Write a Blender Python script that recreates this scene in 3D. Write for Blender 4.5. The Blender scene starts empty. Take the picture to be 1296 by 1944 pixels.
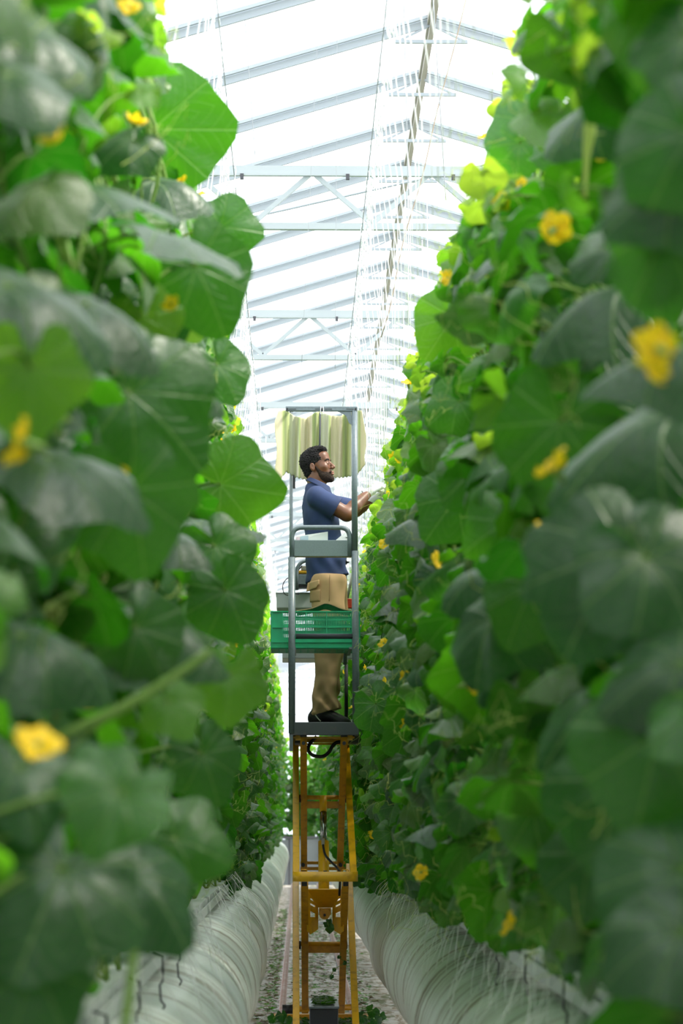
import bpy, math, random
import numpy as np
from mathutils import Vector, Matrix, Euler

S = bpy.context.scene
COL = S.collection
rng = np.random.default_rng(7)
random.seed(7)
PI = math.pi

# ------------------------------------------------------------------ camera, sky, sun, exposure
F_PX = 4690.0                      # focal length in pixels of the 1296 x 1944 frame
VPX, VPY = 566.0, 1545.0           # where the aisle direction (+Y) meets the picture
EYE = Vector((0.0, 0.0, 1.5))
cd = bpy.data.cameras.new('camera')
cam = bpy.data.objects.new('camera', cd); COL.objects.link(cam)
cd.sensor_fit = 'VERTICAL'; cd.sensor_height = 36.0; cd.sensor_width = 24.0
cd.lens = F_PX / 1944.0 * 36.0
cd.clip_start = 0.05; cd.clip_end = 400
PITCH = math.atan((VPY - 972.0) / F_PX)
YAW = math.atan((648.0 - VPX) * math.cos(PITCH) / F_PX)
cam.location = EYE
cam.rotation_euler = Euler((PI / 2 + PITCH, 0, -YAW), 'XYZ')
cd.dof.use_dof = True; cd.dof.focus_distance = 16.0; cd.dof.aperture_fstop = 4.2
S.camera = cam
RM = cam.rotation_euler.to_matrix()
RMI = RM.inverted()

def pt(px, py, Y):
    """The point of the plane at distance Y down the aisle that shows at this pixel of the photograph."""
    d = RM @ Vector(((px - 648.0) / F_PX, (972.0 - py) / F_PX, -1.0))
    t = Y / d.y
    return Vector((EYE.x + d.x * t, Y, EYE.z + d.z * t))

RMI_NP = np.array(RMI)
def proj(p):
    q = (np.asarray(p) - np.array(EYE)) @ RMI_NP.T
    z = -q[..., 2]
    return 648 + F_PX * q[..., 0] / z, 972 - F_PX * q[..., 1] / z

w = bpy.data.worlds.new('world'); S.world = w; w.use_nodes = True
nt = w.node_tree; nt.nodes.clear()
wo = nt.nodes.new('ShaderNodeOutputWorld'); bg = nt.nodes.new('ShaderNodeBackground')
tc = nt.nodes.new('ShaderNodeTexCoord'); sep = nt.nodes.new('ShaderNodeSeparateXYZ')
rmp = nt.nodes.new('ShaderNodeValToRGB')
rmp.color_ramp.elements[0].position = 0.0; rmp.color_ramp.elements[0].color = (0.80, 0.88, 0.93, 1)
rmp.color_ramp.elements[1].position = 0.5; rmp.color_ramp.elements[1].color = (0.93, 0.97, 1.0, 1)
nt.links.new(tc.outputs['Generated'], sep.inputs[0]); nt.links.new(sep.outputs['Z'], rmp.inputs[0])
nt.links.new(rmp.outputs[0], bg.inputs[0]); nt.links.new(bg.outputs[0], wo.inputs[0])
bg.inputs[1].default_value = 2.3

sl = bpy.data.lights.new('sun', 'SUN'); sun = bpy.data.objects.new('sun', sl); COL.objects.link(sun)
sl.energy = 6.5; sl.angle = math.radians(14); sl.color = (1.0, 0.93, 0.80)
sun.location = (8, 10, 14)
sun.rotation_euler = Vector((0.62, -0.10, 0.80)).to_track_quat('Z', 'Y').to_euler()

S.view_settings.view_transform = 'Standard'; S.view_settings.look = 'None'
S.view_settings.gamma = 1.0; S.view_settings.use_curve_mapping = False
S.view_settings.exposure = 0.38

# ------------------------------------------------------------------ materials
MATS = {}
def _mat(name):
    m = bpy.data.materials.new(name); m.use_nodes = True
    MATS[name] = m
    return m, m.node_tree, m.node_tree.nodes['Principled BSDF']

def solid(name, col, rough=0.5, metal=0.0, noise=0.0, scale=20.0, col2=None, bump=0.0, bscale=80.0, spec=0.5, stretch=None, thresh=(0.45, 0.65)):
    m, t, b = _mat(name)
    b.inputs['Roughness'].default_value = rough; b.inputs['Metallic'].default_value = metal
    b.inputs['Specular IOR Level'].default_value = spec
    c = (*col, 1)
    b.inputs['Base Color'].default_value = c
    N = t.nodes
    co = N.new('ShaderNodeTexCoord'); mp = N.new('ShaderNodeMapping')
    t.links.new(co.outputs['Object'], mp.inputs[0])
    if stretch: mp.inputs['Scale'].default_value = stretch
    if col2 is not None or noise:
        nz = N.new('ShaderNodeTexNoise'); nz.inputs['Scale'].default_value = scale; nz.inputs['Detail'].default_value = 5
        cr = N.new('ShaderNodeValToRGB')
        cr.color_ramp.elements[0].position = thresh[0]; cr.color_ramp.elements[1].position = thresh[1]
        cr.color_ramp.elements[0].color = c
        cr.color_ramp.elements[1].color = (*col2, 1) if col2 is not None else (*[max(0, v * (1 - noise)) for v in col], 1)
        t.links.new(mp.outputs[0], nz.inputs['Vector']); t.links.new(nz.outputs['Fac'], cr.inputs[0])
        t.links.new(cr.outputs[0], b.inputs['Base Color'])
    if bump:
        n2 = N.new('ShaderNodeTexNoise'); n2.inputs['Scale'].default_value = bscale; n2.inputs['Detail'].default_value = 4
        bp = N.new('ShaderNodeBump'); bp.inputs['Strength'].default_value = bump; bp.inputs['Distance'].default_value = 0.01
        t.links.new(mp.outputs[0], n2.inputs['Vector']); t.links.new(n2.outputs['Fac'], bp.inputs['Height'])
        t.links.new(bp.outputs[0], b.inputs['Normal'])
    return m

def math_node(t, op, a, b=None, c=None):
    n = t.nodes.new('ShaderNodeMath'); n.operation = op
    for i, v in enumerate((a, b, c)):
        if v is None: continue
        if hasattr(v, 'is_output'): t.links.new(v, n.inputs[i])
        else: n.inputs[i].default_value = v
    return n.outputs[0]

def mixcol(t, fac, a, b):
    n = t.nodes.new('ShaderNodeMix'); n.data_type = 'RGBA'
    for k, v in (('Factor', fac), ('A', a), ('B', b)):
        s = [i for i in n.inputs if i.name == k and (i.type == ('VALUE' if k == 'Factor' else 'RGBA'))][0]
        if hasattr(v, 'is_output'): t.links.new(v, s)
        else: s.default_value = v if k == 'Factor' else (*v, 1)
    return [o for o in n.outputs if o.type == 'RGBA'][0]

def leaf_material():
    m, t, b = _mat('melon_leaf')
    N = t.nodes
    uv = N.new('ShaderNodeUVMap'); uv.uv_map = 'leaf'
    sp = N.new('ShaderNodeSeparateXYZ'); t.links.new(uv.outputs[0], sp.inputs[0])
    x = math_node(t, 'SUBTRACT', sp.outputs[0], 0.5); y = math_node(t, 'SUBTRACT', sp.outputs[1], 0.5)
    x = math_node(t, 'MULTIPLY', x, 2.0); y = math_node(t, 'MULTIPLY', y, 2.0)
    r = math_node(t, 'SQRT', math_node(t, 'ADD', math_node(t, 'MULTIPLY', x, x), math_node(t, 'MULTIPLY', y, y)))
    th = math_node(t, 'ARCTAN2', x, y)
    D = 0.72
    q = math_node(t, 'ADD', math_node(t, 'DIVIDE', th, D), 10.5)
    fr = math_node(t, 'ABSOLUTE', math_node(t, 'SUBTRACT', math_node(t, 'FRACT', q), 0.5))   # 0 on a vein
    dist = math_node(t, 'MULTIPLY', math_node(t, 'MULTIPLY', fr, D), r)
    v1 = math_node(t, 'SUBTRACT', 1.0, math_node(t, 'SMOOTH_MIN', math_node(t, 'DIVIDE', dist, 0.018), 1.0, 0.1))
    br = math_node(t, 'FRACT', math_node(t, 'SUBTRACT', math_node(t, 'MULTIPLY', r, 5.0), math_node(t, 'MULTIPLY', fr, 3.2)))
    bd = math_node(t, 'ABSOLUTE', math_node(t, 'SUBTRACT', br, 0.5))
    v2 = math_node(t, 'SUBTRACT', 1.0, math_node(t, 'MINIMUM', math_node(t, 'DIVIDE', bd, 0.06), 1.0))
    vein = math_node(t, 'MINIMUM', math_node(t, 'ADD', v1, math_node(t, 'MULTIPLY', v2, 0.45)), 1.0)
    vein = math_node(t, 'MAXIMUM', vein, 0.0)
    at = N.new('ShaderNodeAttribute'); at.attribute_name = 'tint'
    sa = N.new('ShaderNodeSeparateColor'); t.links.new(at.outputs['Color'], sa.inputs[0])
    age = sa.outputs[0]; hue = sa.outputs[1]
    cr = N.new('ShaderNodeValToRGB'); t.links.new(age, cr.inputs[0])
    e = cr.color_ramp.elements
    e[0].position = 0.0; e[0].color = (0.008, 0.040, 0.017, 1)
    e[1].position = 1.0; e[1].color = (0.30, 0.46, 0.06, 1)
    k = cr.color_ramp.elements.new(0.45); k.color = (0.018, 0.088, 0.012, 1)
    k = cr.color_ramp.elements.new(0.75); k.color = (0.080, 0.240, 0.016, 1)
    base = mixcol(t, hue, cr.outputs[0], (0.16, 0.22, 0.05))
    hm = math_node(t, 'MULTIPLY', hue, 0.55)
    base = mixcol(t, hm, cr.outputs[0], (0.20, 0.26, 0.06))
    nz = N.new('ShaderNodeTexNoise'); nz.inputs['Scale'].default_value = 9.0; nz.inputs['Detail'].default_value = 3
    t.links.new(uv.outputs[0], nz.inputs['Vector'])
    base = mixcol(t, math_node(t, 'MULTIPLY', math_node(t, 'SUBTRACT', nz.outputs['Fac'], 0.3), 0.5), base, (0.06, 0.16, 0.05))
    base = mixcol(t, math_node(t, 'MULTIPLY', vein, 0.45), base, (0.26, 0.42, 0.12))
    geo = N.new('ShaderNodeNewGeometry')
    under = mixcol(t, 0.30, base, (0.08, 0.18, 0.035))
    colr = mixcol(t, geo.outputs['Backfacing'], base, under)
    t.links.new(colr, b.inputs['Base Color'])
    b.inputs['Specular IOR Level'].default_value = 0.55
    rg = math_node(t, 'ADD', math_node(t, 'MULTIPLY', geo.outputs['Backfacing'], 0.35), 0.38)
    t.links.new(rg, b.inputs['Roughness'])
    fs = math_node(t, 'SUBTRACT', 1.0, geo.outputs['Backfacing'])
    t.links.new(math_node(t, 'MULTIPLY', fs, 0.10), b.inputs['Sheen Weight'])
    t.links.new(math_node(t, 'ADD', math_node(t, 'MULTIPLY', fs, 0.60), 0.05), b.inputs['Specular IOR Level'])
    b.inputs['Sheen Roughness'].default_value = 0.5
    b.inputs['Sheen Tint'].default_value = (0.75, 0.9, 1.0, 1)
    # quilted surface between the veins
    n2 = N.new('ShaderNodeTexNoise'); n2.inputs['Scale'].default_value = 26.0; n2.inputs['Detail'].default_value = 2
    t.links.new(uv.outputs[0], n2.inputs['Vector'])
    h = math_node(t, 'ADD', math_node(t, 'MULTIPLY', vein, -0.9), math_node(t, 'MULTIPLY', n2.outputs['Fac'], 0.9))
    bp = N.new('ShaderNodeBump'); bp.inputs['Strength'].default_value = 0.55; bp.inputs['Distance'].default_value = 0.004
    t.links.new(h, bp.inputs['Height']); t.links.new(bp.outputs[0], b.inputs['Normal'])
    tr = N.new('ShaderNodeBsdfTranslucent')
    ct = N.new('ShaderNodeValToRGB'); t.links.new(age, ct.inputs[0])
    e = ct.color_ramp.elements
    e[0].position = 0.0; e[0].color = (0.03, 0.30, 0.006, 1)
    e[1].position = 1.0; e[1].color = (0.60, 0.85, 0.05, 1)
    k = ct.color_ramp.elements.new(0.5); k.color = (0.13, 0.52, 0.008, 1)
    t.links.new(mixcol(t, math_node(t, 'MULTIPLY', vein, 0.3), ct.outputs[0], (0.5, 0.8, 0.15)), tr.inputs[0])
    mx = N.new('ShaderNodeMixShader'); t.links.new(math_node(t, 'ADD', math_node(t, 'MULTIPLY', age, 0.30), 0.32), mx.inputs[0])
    out = N['Material Output']
    t.links.new(b.outputs[0], mx.inputs[1]); t.links.new(tr.outputs[0], mx.inputs[2]); t.links.new(mx.outputs[0], out.inputs[0])
    return m

def translucent(name, col, tcol, fac=0.5, rough=0.6, bump=0.0, bscale=60, stripes=None):
    m = solid(name, col, rough, bump=bump, bscale=bscale, stretch=stripes)
    t = m.node_tree; b = t.nodes['Principled BSDF']
    tr = t.nodes.new('ShaderNodeBsdfTranslucent'); tr.inputs[0].default_value = (*tcol, 1)
    mx = t.nodes.new('ShaderNodeMixShader'); mx.inputs[0].default_value = fac
    t.links.new(b.outputs[0], mx.inputs[1]); t.links.new(tr.outputs[0], mx.inputs[2])
    t.links.new(mx.outputs[0], t.nodes['Material Output'].inputs[0])
    return m

def glass_material():
    m, t, b = _mat('diffuse_roof_glass')
    N = t.nodes
    tp = N.new('ShaderNodeBsdfTransparent'); tp.inputs[0].default_value = (0.96, 0.98, 0.99, 1)
    tl = N.new('ShaderNodeBsdfTranslucent'); tl.inputs[0].default_value = (0.97, 0.98, 1.0, 1)
    gl = N.new('ShaderNodeBsdfGlossy'); gl.inputs['Roughness'].default_value = 0.15
    m1 = N.new('ShaderNodeMixShader'); m1.inputs[0].default_value = 0.15
    m2 = N.new('ShaderNodeMixShader'); m2.inputs[0].default_value = 0.04
    t.links.new(tp.outputs[0], m1.inputs[1]); t.links.new(tl.outputs[0], m1.inputs[2])
    t.links.new(m1.outputs[0], m2.inputs[1]); t.links.new(gl.outputs[0], m2.inputs[2])
    t.links.new(m2.outputs[0], N['Material Output'].inputs[0])
    return m

def tube_material():
    """white film duct with dirt rings, fine wrinkles round it and brown scuffs"""
    m, t, b = _mat('white_duct_film')
    N = t.nodes
    co = N.new('ShaderNodeTexCoord')
    mp = N.new('ShaderNodeMapping'); mp.inputs['Scale'].default_value = (0.7, 9.0, 0.7); mp.inputs['Rotation'].default_value = (0.10, 0.0, 0.22)
    t.links.new(co.outputs['Object'], mp.inputs[0])
    nz = N.new('ShaderNodeTexNoise'); nz.inputs['Scale'].default_value = 1.3; nz.inputs['Detail'].default_value = 7; nz.inputs['Roughness'].default_value = 0.65
    t.links.new(mp.outputs[0], nz.inputs['Vector'])
    cr = N.new('ShaderNodeValToRGB'); e = cr.color_ramp.elements
    e[0].position = 0.50; e[0].color = (0, 0, 0, 1); e[1].position = 0.66; e[1].color = (1, 1, 1, 1)
    t.links.new(nz.outputs['Fac'], cr.inputs[0])
    n3 = N.new('ShaderNodeTexNoise'); n3.inputs['Scale'].default_value = 1.6; n3.inputs['Detail'].default_value = 2
    t.links.new(co.outputs['Object'], n3.inputs['Vector'])
    pat = math_node(t, 'MULTIPLY', cr.outputs[0], math_node(t, 'MULTIPLY', n3.outputs['Fac'], 1.9))
    c = mixcol(t, n3.outputs['Fac'], (0.78, 0.84, 0.82), (0.74, 0.78, 0.70))
    c = mixcol(t, pat, c, (0.20, 0.15, 0.09))
    n4 = N.new('ShaderNodeTexNoise'); n4.inputs['Scale'].default_value = 40; n4.inputs['Detail'].default_value = 3
    t.links.new(co.outputs['Object'], n4.inputs['Vector'])
    c4 = N.new('ShaderNodeValToRGB'); e = c4.color_ramp.elements
    e[0].position = 0.70; e[0].color = (0, 0, 0, 1); e[1].position = 0.76; e[1].color = (1, 1, 1, 1)
    t.links.new(n4.outputs['Fac'], c4.inputs[0])
    c = mixcol(t, math_node(t, 'MULTIPLY', c4.outputs[0], 0.7), c, (0.22, 0.13, 0.06))
    t.links.new(c, b.inputs['Base Color'])
    b.inputs['Roughness'].default_value = 0.33
    m2 = N.new('ShaderNodeMapping'); m2.inputs['Scale'].default_value = (1.0, 16.0, 1.0); m2.inputs['Rotation'].default_value = (0.0, 0.0, 0.2)
    t.links.new(co.outputs['Object'], m2.inputs[0])
    n2 = N.new('ShaderNodeTexNoise'); n2.inputs['Scale'].default_value = 1.6; n2.inputs['Detail'].default_value = 6
    t.links.new(m2.outputs[0], n2.inputs['Vector'])
    bp = N.new('ShaderNodeBump'); bp.inputs['Strength'].default_value = 0.9; bp.inputs['Distance'].default_value = 0.03
    t.links.new(n2.outputs['Fac'], bp.inputs['Height']); t.links.new(bp.outputs[0], b.inputs['Normal'])
    return m

def floor_material():
    """white ground film in cross strips, dark seams, brown stains and green litter dust"""
    m, t, b = _mat('littered_white_film')
    N = t.nodes
    co = N.new('ShaderNodeTexCoord'); sp = N.new('ShaderNodeSeparateXYZ'); t.links.new(co.outputs['Object'], sp.inputs[0])
    nw = N.new('ShaderNodeTexNoise'); nw.inputs['Scale'].default_value = 3; t.links.new(co.outputs['Object'], nw.inputs['Vector'])
    yy = math_node(t, 'ADD', sp.outputs[1], math_node(t, 'MULTIPLY', nw.outputs['Fac'], 0.05))
    fy = math_node(t, 'ABSOLUTE', math_node(t, 'SUBTRACT', math_node(t, 'FRACT', math_node(t, 'DIVIDE', yy, 1.33)), 0.5))
    seam = math_node(t, 'LESS_THAN', fy, 0.03)
    def spots(scale, lo, hi, st=(1, 1, 1)):
        mp = N.new('ShaderNodeMapping'); mp.inputs['Scale'].default_value = st
        t.links.new(co.outputs['Object'], mp.inputs[0])
        n = N.new('ShaderNodeTexNoise'); n.inputs['Scale'].default_value = scale; n.inputs['Detail'].default_value = 6; n.inputs['Roughness'].default_value = 0.65
        t.links.new(mp.outputs[0], n.inputs['Vector'])
        c = N.new('ShaderNodeValToRGB'); e = c.color_ramp.elements
        e[0].position = lo; e[0].color = (0, 0, 0, 1); e[1].position = hi; e[1].color = (1, 1, 1, 1)
        t.links.new(n.outputs['Fac'], c.inputs[0]); return c.outputs[0]
    c = mixcol(t, spots(4, .35, .7), (0.72, 0.70, 0.70), (0.36, 0.29, 0.24))
    c = mixcol(t, math_node(t, 'MULTIPLY', seam, 0.75), c, (0.18, 0.17, 0.16))
    c = mixcol(t, math_node(t, 'MULTIPLY', spots(14, .50, .57, (1, .3, 1)), 0.85), c, (0.23, 0.16, 0.08))
    c = mixcol(t, math_node(t, 'MULTIPLY', spots(5, .54, .60, (1, .35, 1)), 0.85), c, (0.10, 0.12, 0.03))
    t.links.new(c, b.inputs['Base Color']); b.inputs['Roughness'].default_value = 0.6
    bp = N.new('ShaderNodeBump'); bp.inputs['Strength'].default_value = 0.5; bp.inputs['Distance'].default_value = 0.02
    t.links.new(spots(20, .3, .8), bp.inputs['Height']); t.links.new(bp.outputs[0], b.inputs['Normal'])
    return m

def cloth_stripe_material():
    """pale olive shade cloth with green and beige stripes"""
    m = translucent('striped_shade_cloth', (0.62, 0.60, 0.40), (0.75, 0.72, 0.48), 0.35, 0.9, bump=0.25, bscale=40, stripes=(1, 1, 12))
    t = m.node_tree; N = t.nodes; b = N['Principled BSDF']
    uv = N.new('ShaderNodeUVMap'); uv.uv_map = 'leaf'
    sp = N.new('ShaderNodeSeparateXYZ'); t.links.new(uv.outputs[0], sp.inputs[0])
    cr = N.new('ShaderNodeValToRGB'); cr.color_ramp.interpolation = 'LINEAR'
    t.links.new(math_node(t, 'FRACT', math_node(t, 'MULTIPLY', sp.outputs[0], 3.0)), cr.inputs[0])
    e = cr.color_ramp.elements
    e[0].position = 0.0; e[0].color = (0.66, 0.63, 0.42, 1); e[1].position = 1.0; e[1].color = (0.66, 0.63, 0.42, 1)
    for p, c in ((.18, (.66, .60, .45)), (.25, (.42, .50, .20)), (.33, (.28, .33, .16)), (.42, (.55, .60, .28)), (.5, (.60, .62, .45)), (.72, (.58, .58, .46)), (.80, (.40, .50, .20)), (.85, (.62, .58, .40))):
        k = cr.color_ramp.elements.new(p); k.color = (*c, 1)
    t.links.new(cr.outputs[0], b.inputs['Base Color'])
    for n in N:
        if n.type == 'BSDF_TRANSLUCENT': t.links.new(cr.outputs[0], n.inputs[0])
    return m

M_leaf = leaf_material()
M_stem = translucent('green_stem', (0.22, 0.36, 0.08), (0.45, 0.6, 0.12), 0.3, 0.5)
M_tend = translucent('pale_tendril', (0.50, 0.60, 0.18), (0.7, 0.8, 0.2), 0.4, 0.5)
M_petal = translucent('yellow_petal', (1.0, 0.66, 0.01), (1.0, 0.78, 0.02), 0.45, 0.55)
M_glass = glass_material()
M_tube = tube_material()
M_floor = floor_material()
M_cloth = cloth_stripe_material()
M_white = solid('white_steel', (0.40, 0.44, 0.46), 0.45)
M_alu = solid('pale_roof_aluminium', (0.36, 0.40, 0.44), 0.4, metal=0.0)
M_ridge = solid('brownish_ridge_metal', (0.40, 0.37, 0.33), 0.6)
M_clip = solid('dark_clip', (0.06, 0.06, 0.07), 0.6)
M_string = solid('white_twine', (0.85, 0.86, 0.85), 0.7)
M_hook = solid('hook_wire', (0.72, 0.74, 0.75), 0.4)
M_wire = solid('grey_wire', (0.30, 0.32, 0.34), 0.5)
M_tanwire = solid('tan_wire', (0.32, 0.25, 0.18), 0.7)
M_rail = solid('rusty_pink_rail', (0.28, 0.16, 0.13), 0.5, col2=(0.38, 0.28, 0.25), scale=12)
M_gutter = solid('white_gutter_steel', (0.66, 0.69, 0.69), 0.45)
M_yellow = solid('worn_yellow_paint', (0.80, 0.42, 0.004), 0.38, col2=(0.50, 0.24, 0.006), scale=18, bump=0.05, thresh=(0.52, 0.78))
M_yellowd = solid('darker_yellow_paint', (0.58, 0.27, 0.004), 0.45, col2=(0.34, 0.15, 0.006), scale=22, thresh=(0.5, 0.75))  # second, darker yellow for the inner arms, chassis and cross parts
M_grey = solid('grey_painted_steel', (0.135, 0.170, 0.190), 0.34, noise=0.15, scale=60)
M_greyp = solid('grey_panel_paint', (0.145, 0.195, 0.205), 0.42, noise=0.1, scale=140)
M_deck = solid('scuffed_dark_deck', (0.055, 0.065, 0.070), 0.5, col2=(0.16, 0.10, 0.08), scale=9, thresh=(0.58, 0.75))
M_black = solid('black_rubber', (0.012, 0.012, 0.014), 0.45)
M_blackb = solid('black_box_metal', (0.02, 0.022, 0.026), 0.5)
M_chrome = solid('chrome_rod', (0.40, 0.41, 0.40), 0.22, metal=1.0)
M_crate = solid('green_crate_plastic', (0.012, 0.42, 0.20), 0.38, noise=0.15, scale=12)
M_card = solid('brown_cardboard', (0.50, 0.34, 0.20), 0.85, noise=0.15, scale=10)
M_cardg = solid('green_printed_card', (0.24, 0.33, 0.20), 0.75)
M_paper = solid('printed_paper', (0.80, 0.84, 0.86), 0.7)
M_ink = solid('pale_blue_print', (0.42, 0.55, 0.66), 0.7)
M_inkp = solid('pale_pink_print', (0.66, 0.55, 0.62), 0.7)
M_red = solid('red_plastic', (0.70, 0.05, 0.015), 0.4)
M_whitebox = solid('pale_grey_case', (0.50, 0.53, 0.55), 0.5)
M_beige = solid('beige_frame_rail', (0.36, 0.34, 0.28), 0.55)
M_foam = solid('black_foam_grip', (0.030, 0.036, 0.046), 0.7)
M_skin = solid('brown_skin', (0.150, 0.054, 0.022), 0.42, noise=0.25, scale=14, bump=0.05, bscale=300)
M_lip = solid('lips', (0.33, 0.14, 0.10), 0.4)
M_hair = solid('black_hair', (0.006, 0.005, 0.005), 0.75, bump=1.0, bscale=220, spec=0.25)
M_beard = solid('black_beard', (0.016, 0.009, 0.006), 0.75, col2=(0.05, 0.026, 0.015), scale=120, bump=0.6, bscale=320, spec=0.25)
M_shirt = solid('navy_cotton', (0.018, 0.037, 0.112), 0.85, noise=0.25, scale=9, bump=0.12, bscale=500)
M_collar = solid('navy_rib_collar', (0.015, 0.030, 0.092), 0.8)
M_khaki = solid('khaki_twill', (0.47, 0.30, 0.150), 0.85, noise=0.15, scale=7, bump=0.12, bscale=400)
M_khakis = solid('khaki_seam', (0.33, 0.20, 0.10), 0.85)
M_glove = solid('white_knit_glove', (0.78, 0.77, 0.78), 0.85, bump=0.2, bscale=300)
M_shoe = solid('black_shoe_leather', (0.012, 0.011, 0.011), 0.45, bump=0.15, bscale=120)
M_sole = solid('black_rubber_sole', (0.018, 0.018, 0.019), 0.7)
M_trimw = solid('white_shoe_piping', (0.65, 0.63, 0.58), 0.6)
M_lace = solid('dark_yellow_lace', (0.16, 0.12, 0.04), 0.8)
M_eye = solid('eye', (0.25, 0.22, 0.2), 0.2)
M_soil = solid('dry_leaf_litter', (0.12, 0.09, 0.035), 0.9)
M_farpanel = solid('grey_end_panel', (0.16, 0.18, 0.19), 0.7)
M_film = translucent('crumpled_clear_film', (0.55, 0.60, 0.58), (0.7, 0.75, 0.73), 0.3, 0.25, bump=0.8, bscale=40)

# ------------------------------------------------------------------ object helpers
def tag(o, label=None, cat=None, group=None, kind=None):
    if label: o['label'] = label
    if cat: o['category'] = cat
    if group: o['group'] = group
    if kind: o['kind'] = kind
    return o

def empty(name, loc, rz=0.0):
    o = bpy.data.objects.new(name, None); COL.objects.link(o)
    o.location = loc; o.rotation_euler = (0, 0, rz); o.empty_display_size = 0.1
    return o

def np_mesh(name, V, Fq, smooth=True, uv=None, tint=None):
    """V (n,3), Fq list/array of equal-length faces (m,k)"""
    Fq = np.asarray(Fq, dtype=np.int32); V = np.asarray(V, dtype=np.float32)
    me = bpy.data.meshes.new(name)
    m, k = Fq.shape
    me.vertices.add(len(V)); me.vertices.foreach_set('co', V.ravel())
    me.loops.add(m * k); me.loops.foreach_set('vertex_index', Fq.ravel())
    me.polygons.add(m)
    me.polygons.foreach_set('loop_start', np.arange(m, dtype=np.int32) * k)
    me.polygons.foreach_set('loop_total', np.full(m, k, dtype=np.int32))
    if smooth: me.polygons.foreach_set('use_smooth', np.ones(m, dtype=bool))
    if uv is not None:
        l = me.uv_layers.new(name='leaf'); l.data.foreach_set('uv', np.asarray(uv, np.float32)[Fq.ravel()].ravel())
    if tint is not None:
        a = me.attributes.new('tint', 'FLOAT_COLOR', 'POINT'); a.data.foreach_set('color', np.asarray(tint, np.float32).ravel())
    me.update(calc_edges=True); me.validate()
    return me

def link(name, me, mat, parent=None):
    o = bpy.data.objects.new(name, me); COL.objects.link(o)
    if mat is not None and len(me.materials) == 0: me.materials.append(mat)
    if parent is not None:
        o.parent = parent
        top = parent
        off = Vector((0, 0, 0))
        if parent.parent is None: off = parent.location
        if parent.rotation_euler.z == 0 and parent.type == 'EMPTY': o.location = -off
    return o

class MB:
    def __init__(s): s.v = []; s.f = []; s.sm = []
    def add(s, vs, fs, smooth=False):
        n = len(s.v); s.v += [tuple(p) for p in vs]
        for f in fs: s.f.append(tuple(i + n for i in f)); s.sm.append(smooth)
        return s
    def box(s, c, size, rot=None, taper=None):
        c = Vector(c); hx, hy, hz = [q / 2 for q in size]
        P = [Vector((x * hx, y * hy, z * hz)) for z in (-1, 1) for y in (-1, 1) for x in (-1, 1)]
        if taper:
            for p in P[4:]: p.x *= taper[0]; p.y *= taper[1]
        if rot is not None:
            R = rot if isinstance(rot, Matrix) else Euler(rot).to_matrix()
            P = [R @ p for p in P]
        return s.add([p + c for p in P], [(0, 2, 3, 1), (4, 5, 7, 6), (0, 1, 5, 4), (2, 6, 7, 3), (0, 4, 6, 2), (1, 3, 7, 5)])
    def bar(s, a, b, w_, h_=None, side=(1, 0, 0)):
        """rectangular bar a -> b; w_ along side, h_ across"""
        a = Vector(a); b = Vector(b); h_ = h_ or w_
        d = (b - a); L = d.length; d.normalize()
        u = Vector(side); u = (u - u.dot(d) * d)
        if u.length < 1e-4: u = d.orthogonal()
        u.normalize(); v = d.cross(u)
        R = Matrix((u, v, d)).transposed()
        return s.box((a + b) / 2, (w_, h_, L), R)
    def tube(s, pts, r, n=8, caps=True, closed=False):
        pts = [Vector(p) for p in pts]; k = len(pts)
        rs = r if isinstance(r, (list, tuple)) else [r] * k
        T = []
        for i in range(k):
            a = pts[max(i - 1, 0)]; b = pts[min(i + 1, k - 1)]
            if closed: a = pts[i - 1]; b = pts[(i + 1) % k]
            t = b - a
            T.append(t.normalized() if t.length > 1e-9 else Vector((0, 0, 1)))
        u = T[0].orthogonal().normalized(); vs = []
        for i in range(k):
            u = (u - u.dot(T[i]) * T[i]); u = u.normalized() if u.length > 1e-6 else T[i].orthogonal().normalized()
            v = T[i].cross(u)
            for j in range(n):
                a = 2 * PI * j / n
                vs.append(pts[i] + (u * math.cos(a) + v * math.sin(a)) * rs[i])
        fs = []
        for i in range(k if closed else k - 1):
            for j in range(n):
                i2 = (i + 1) % k
                fs.append((i * n + j, i * n + (j + 1) % n, i2 * n + (j + 1) % n, i2 * n + j))
        if caps and not closed:
            s.add(vs, fs, True)
            n0 = len(s.v) - len(vs)
            s.f.append(tuple(n0 + j for j in range(n))[::-1]); s.sm.append(False)
            s.f.append(tuple(n0 + (k - 1) * n + j for j in range(n))); s.sm.append(False)
            return s
        return s.add(vs, fs, True)
    def disc_ring(s, c, axis, r, h, n=16):
        c = Vector(c); ax = Vector(axis).normalized()
        return s.tube([c - ax * h / 2, c + ax * h / 2], r, n)
    def grid(s, fn, nu, nv, smooth=True):
        vs = [fn(i / nu, j / nv) for j in range(nv + 1) for i in range(nu + 1)]
        fs = [(j * (nu + 1) + i, j * (nu + 1) + i + 1, (j + 1) * (nu + 1) + i + 1, (j + 1) * (nu + 1) + i) for j in range(nv) for i in range(nu)]
        return s.add(vs, fs, smooth)
    def mesh(s, name):
        me = bpy.data.meshes.new(name); me.from_pydata(s.v, [], s.f)
        me.polygons.foreach_set('use_smooth', s.sm); me.update(); return me
    def build(s, name, mat, parent=None, bevel=0.0, solidify=0.0):
        o = link(name, s.mesh(name), mat, parent)
        if solidify:
            m = o.modifiers.new('solid', 'SOLIDIFY'); m.thickness = solidify; m.offset = 0
        if bevel:
            m = o.modifiers.new('bevel', 'BEVEL'); m.width = bevel; m.segments = 2; m.limit_method = 'ANGLE'
        return o

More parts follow.
